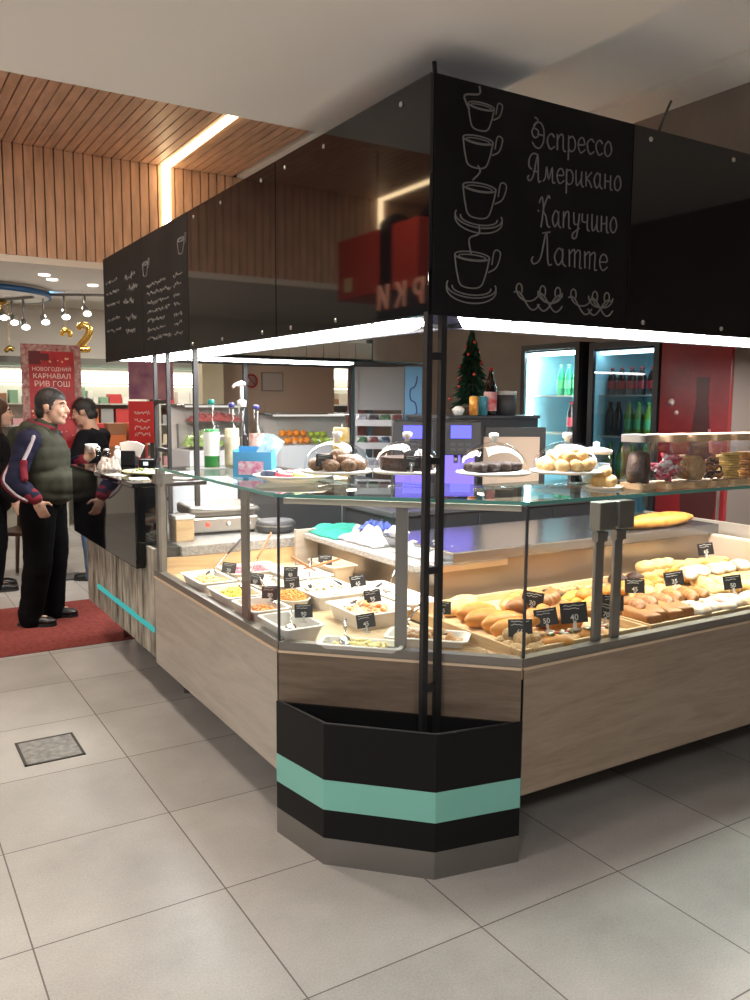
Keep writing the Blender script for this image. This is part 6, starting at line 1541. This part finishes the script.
def clothes_man(t, J):
    trousers(t, J, M_blk, (.115, .098, .085))
    shoes(t, J, M_shoe, M_sole)
    # jacket with sleeves
    b = MB(); b.ball(V(-.01, 0, 1.20), (.13, .185, .17)); b.capsule(V(-.01, 0, 1.34), V(.0, 0, 1.41), .085, .078)
    for s in 'RL':
        sh, el, wr = J['sh'+s], J['el'+s], J['wr'+s]; b.capsule(V(-.02, 0, 1.33), sh, .085, .082); b.capsule(sh, el, .080, .068); b.capsule(el, el+(wr-el)*.88, .066, .048)
    o = remeshed(b, 'jacket', M_navy, .010, 4, t); wrinkle(o, .010, 13, 3, 1.6)
    for s in 'RL':
        el, wr = J['el'+s], J['wr'+s]; d = wr-el
        b = MB(); b.capsule(el+d*.80, el+d*.98, .052, .044); c = remeshed(b, 'cuff', M_crim, .007, 2, o)
    sh, el, wr = J['shR'], J['elR'], J['wrR']
    n = V(.0, -1, 0)
    # sleeve stripes wrap the outer side of the near arm
    def on(a, bb, f, ang, r):
        d = (bb-a).normalized(); u = d.cross(V(0, 1, 0)).normalized(); w_ = d.cross(u)
        return a+(bb-a)*f+(u*math.cos(ang)+w_*math.sin(ang))*r
    def ribbon(nm, m, segs, wd):
        b = MB(); P = bez(segs, 6)
        for p, q in zip(P, P[1:]): b.capsule(p, q, wd, wd, n=8)
        return remeshed(b, nm, m, .006, 2, o)
    import itertools
    best = [on(sh, el, f, 0, .0) for f in (0, 1)]
    fr = V(1, 0, .45).normalized(); out = V(0, -1, 0); bk = V(-1, 0, -.5).normalized()
    ribbon('white_stripe', M_stripe, [sh+fr*.062+out*.055, sh+(el-sh)*.3+fr*.058+out*.054, sh+(el-sh)*.62+fr*.045+out*.060], .014)
    ribbon('crimson_stripe', M_crim, [sh+(el-sh)*.62+fr*.052+out*.050, sh+(el-sh)*.78+fr*.062+out*.040, el+(wr-el)*.25+V(.05, -.04, .05)], .026)
    ribbon('white_stripe', M_stripe, [sh+(el-sh)*.45+bk*.058+out*.048, el+V(-.052, -.045, .01), el+(wr-el)*.35+V(-.03, -.045, -.045), el+(wr-el)*.75+V(-.01, -.036, -.038)], .010)
    ribbon('crimson_stripe', M_crim, [sh+(el-sh)*.40+bk*.070+out*.030, el+V(-.068, -.025, 0), el+(wr-el)*.35+V(-.045, -.03, -.05), el+(wr-el)*.75+V(-.02, -.022, -.045)], .014)
    b = MB(); P = [V(-.06+.088*math.cos(a)+.045, .080*math.sin(a), 1.425-.028*math.cos(a)) for a in [2*PI*i/20 for i in range(20)]]; b.tube(P, .020, n=10, closed=True); b.build('collar', M_crim, o)
    # quilted vest
    b = MB(); b.ball(V(.0, 0, 1.19), (.165, .205, .20)); b.ball(V(.035, 0, 1.02), (.185, .20, .16)); b.ball(V(.02, 0, .935), (.170, .195, .09)); b.capsule(V(-.01, -.10, 1.335), V(-.01, .10, 1.335), .085, .085)
    b.capsule(V(-.01, 0, 1.36), V(.0, 0, 1.40), .10, .088)
    v_ = remeshed(b, 'vest', M_olive, .011, 5, t)
    for v in v_.data.vertices:
        z = v.co.z; v.co += v.normal*(.007*abs(math.sin(z*PI/.085))-.003+.007*noise.noise(v.co*9))
    b = MB(); b.tube(bez([V(.183, .0, 1.14), V(.219, 0, 1.04), V(.19, 0, .93)], 5), .005, n=6); b.build('zip', M_dark, v_)
    b = MB(); b.capsule(V(-.09, -.06, 1.40), V(-.09, .06, 1.40), .065, .065); b.ball(V(-.12, 0, 1.35), (.075, .12, .075)); b.capsule(V(-.05, -.085, 1.41), V(.03, -.075, 1.385), .040, .03); b.capsule(V(-.05, .085, 1.41), V(.03, .075, 1.385), .040, .03)
    h = remeshed(b, 'hood', M_olive, .010, 4, v_); wrinkle(h, .012, 14, 5)
MAN = person('person', 'man in olive vest over navy striped jacket and black trousers holding a cup', (1.105, 6.285, .006), math.atan2(rt.y, rt.x)+.05, JM, clothes_man, headrot=(0, .06, -.10), hk=1.05)
Rm = Matrix.Translation(MAN.location) @ Euler((0, 0, MAN.rotation_euler[2])).to_matrix().to_4x4()
pc = Rm @ V(.285, .135, 1.222)
t = thing('coffee_cup', 'white coffee cup in the far hand of the man in the olive vest', 'cup', pc)
b = MB(); b.lathe([(0, .002), (.028, 0), (.043, .05), (.045, .062), (.042, .062), (.026, .008), (0, .007)], n=24); b.build('body', M_ceram, t)
b = MB(); b.tube([(.045*math.cos(a0)+.0, 0, .034) if False else (.043+.018*math.sin(PI*i/8), 0, .015+.034*i/8) for i in range(9) for a0 in (0,)], .004, n=6); b.build('handle', M_ceram, t)

# ---- man in the black polo
M_polo = principled('polo_black', (.006, .006, .008), .85, spec=.1); M_jean = principled('jeans_blue', (.05, .09, .16), .8)
JP = dict(head=V(.06, 0, 1.505), neck=V(.0, 0, 1.34), chest=V(-.01, 0, 1.18), pelvis=V(-.02, 0, .86),
    shR=V(-.02, -.185, 1.28), elR=V(.06, -.25, 1.02), wrR=V(.27, -.16, 1.03), handR=(V(.9, .3, .0), V(0, .2, -1), V(.3, .9, 0), .4),
    shL=V(-.02, .185, 1.28), elL=V(.08, .24, 1.02), wrL=V(.29, .14, 1.05), handL=(V(.9, -.3, .0), V(0, -.2, -1), V(.3, -.9, 0), .4),
    hipR=V(-.03, -.09, .82), knR=V(.0, -.10, .46), anR=V(-.04, -.10, .085), toeR=V(.13, -.11, .028),
    hipL=V(-.03, .09, .82), knL=V(.0, .10, .46), anL=V(-.03, .11, .085), toeL=V(.14, .12, .028))
def clothes_polo(t, J):
    trousers(t, J, M_jean, (.095, .08, .068)); shoes(t, J, M_shoe, M_sole)
    b = MB(); b.ball(V(-.01, 0, 1.16), (.135, .185, .19)); b.ball(V(.0, 0, .98), (.14, .175, .13)); b.capsule(V(-.01, 0, 1.29), V(.0, 0, 1.345), .085, .066)
    for s in 'RL': b.capsule(V(-.02, 0, 1.28), J['sh'+s], .08, .075); b.capsule(J['sh'+s], J['sh'+s]+(J['el'+s]-J['sh'+s])*.72, .075, .064)
    o = remeshed(b, 'polo_shirt', M_polo, .011, 4, t); wrinkle(o, .008, 12)
person('person', 'dark-haired man in black polo shirt and blue jeans, facing left behind the bar', (1.745, 7.69, 0), math.atan2(rt.y, rt.x)+PI-.1, JP, clothes_polo, headrot=(0, .30, .15), hk=1.0)

# ---- people at the edge
M_coat = principled('coat_black', (.007, .006, .006), .9, spec=.1); M_brown = principled('hair_brown', (.055, .025, .012), .6, bump=.4, bscale=60); M_dcoat = principled('coat_darkgreen', (.03, .034, .026), .85)
def clothes_coat(m, tm):
    def f(t, J):
        trousers(t, J, tm, (.095, .08, .066), voxel=.016); shoes(t, J, M_shoe, M_sole)
        b = MB(); b.ball(V(-.01, 0, 1.18), (.15, .20, .19)); b.ball(V(.0, 0, .96), (.16, .20, .20)); b.ball(V(-.01, 0, .80), (.16, .20, .16)); b.capsule(V(-.01, 0, 1.30), V(.0, 0, 1.37), .09, .075)
        for s in 'RL':
            sh, el, wr = J['sh'+s], J['el'+s], J['wr'+s]; b.capsule(V(-.02, 0, 1.29), sh, .085, .08); b.capsule(sh, el, .08, .066); b.capsule(el, el+(wr-el)*.95, .066, .048)
        o = remeshed(b, 'coat', m, .014, 5, t); wrinkle(o, .010, 11)
    return f
JW = dict(JP); JW.update(head=V(.05, 0, 1.50), wrR=V(.12, -.27, .80), elR=V(-.05, -.26, 1.0), wrL=V(.12, .27, .80), elL=V(-.05, .26, 1.0), handR=(V(.3, 0, -.95), V(0, 1, 0), V(1, 0, .2), .4), handL=(V(.3, 0, -.95), V(0, -1, 0), V(1, 0, .2), .4))
person('person', 'long brown-haired person in a black coat at the frame edge, seen from the side', (.93, 7.62, 0), math.atan2(rt.y, rt.x)+.5, JW, clothes_coat(M_coat, M_blk), hair=M_brown, voxel=.010)
person('person', 'dark-haired person in dark green coat mostly hidden behind the vest man\'s shoulder', (1.42, 8.42, 0), math.atan2(rt.y, rt.x)+1.7, JW, clothes_coat(M_dcoat, M_blk), voxel=.010)

# ---- dark wooden chair behind the standing man
t = thing('dining_chair', 'dark brown wooden chair standing behind the man in the olive vest', 'chair', (1.22, 7.86, 0), -.55)
M_chair = wood('chair_wood', (.045, .022, .012), (.09, .045, .025), .4, 'Z', 4)
b = MB(); b.box((-.21, -.21, .43), (.21, .21, .465), bev=.012); b.build('seat', M_chair, t)
for sx in (-1, 1):
    for sy in (-1, 1):
        b = MB(); b.tube([(sx*.215, sy*.215, .02), (sx*.18, sy*.18, .43)], [.015, .021], n=10); l = b.build('leg', M_chair, t)
        b = MB(); b.lathe([(.016, 0), (.016, .022)], (sx*.2165, sy*.2165, 0), 10); b.build('foot_cap', M_alu, l)
b = MB()
for sx in (-.17, .17): b.tube([(sx, .19, .46), (sx, .24, .92)], .018, n=10)
b.box((-.19, .225, .74), (.19, .25, .94), bev=.01); b.build('backrest', M_chair, t)
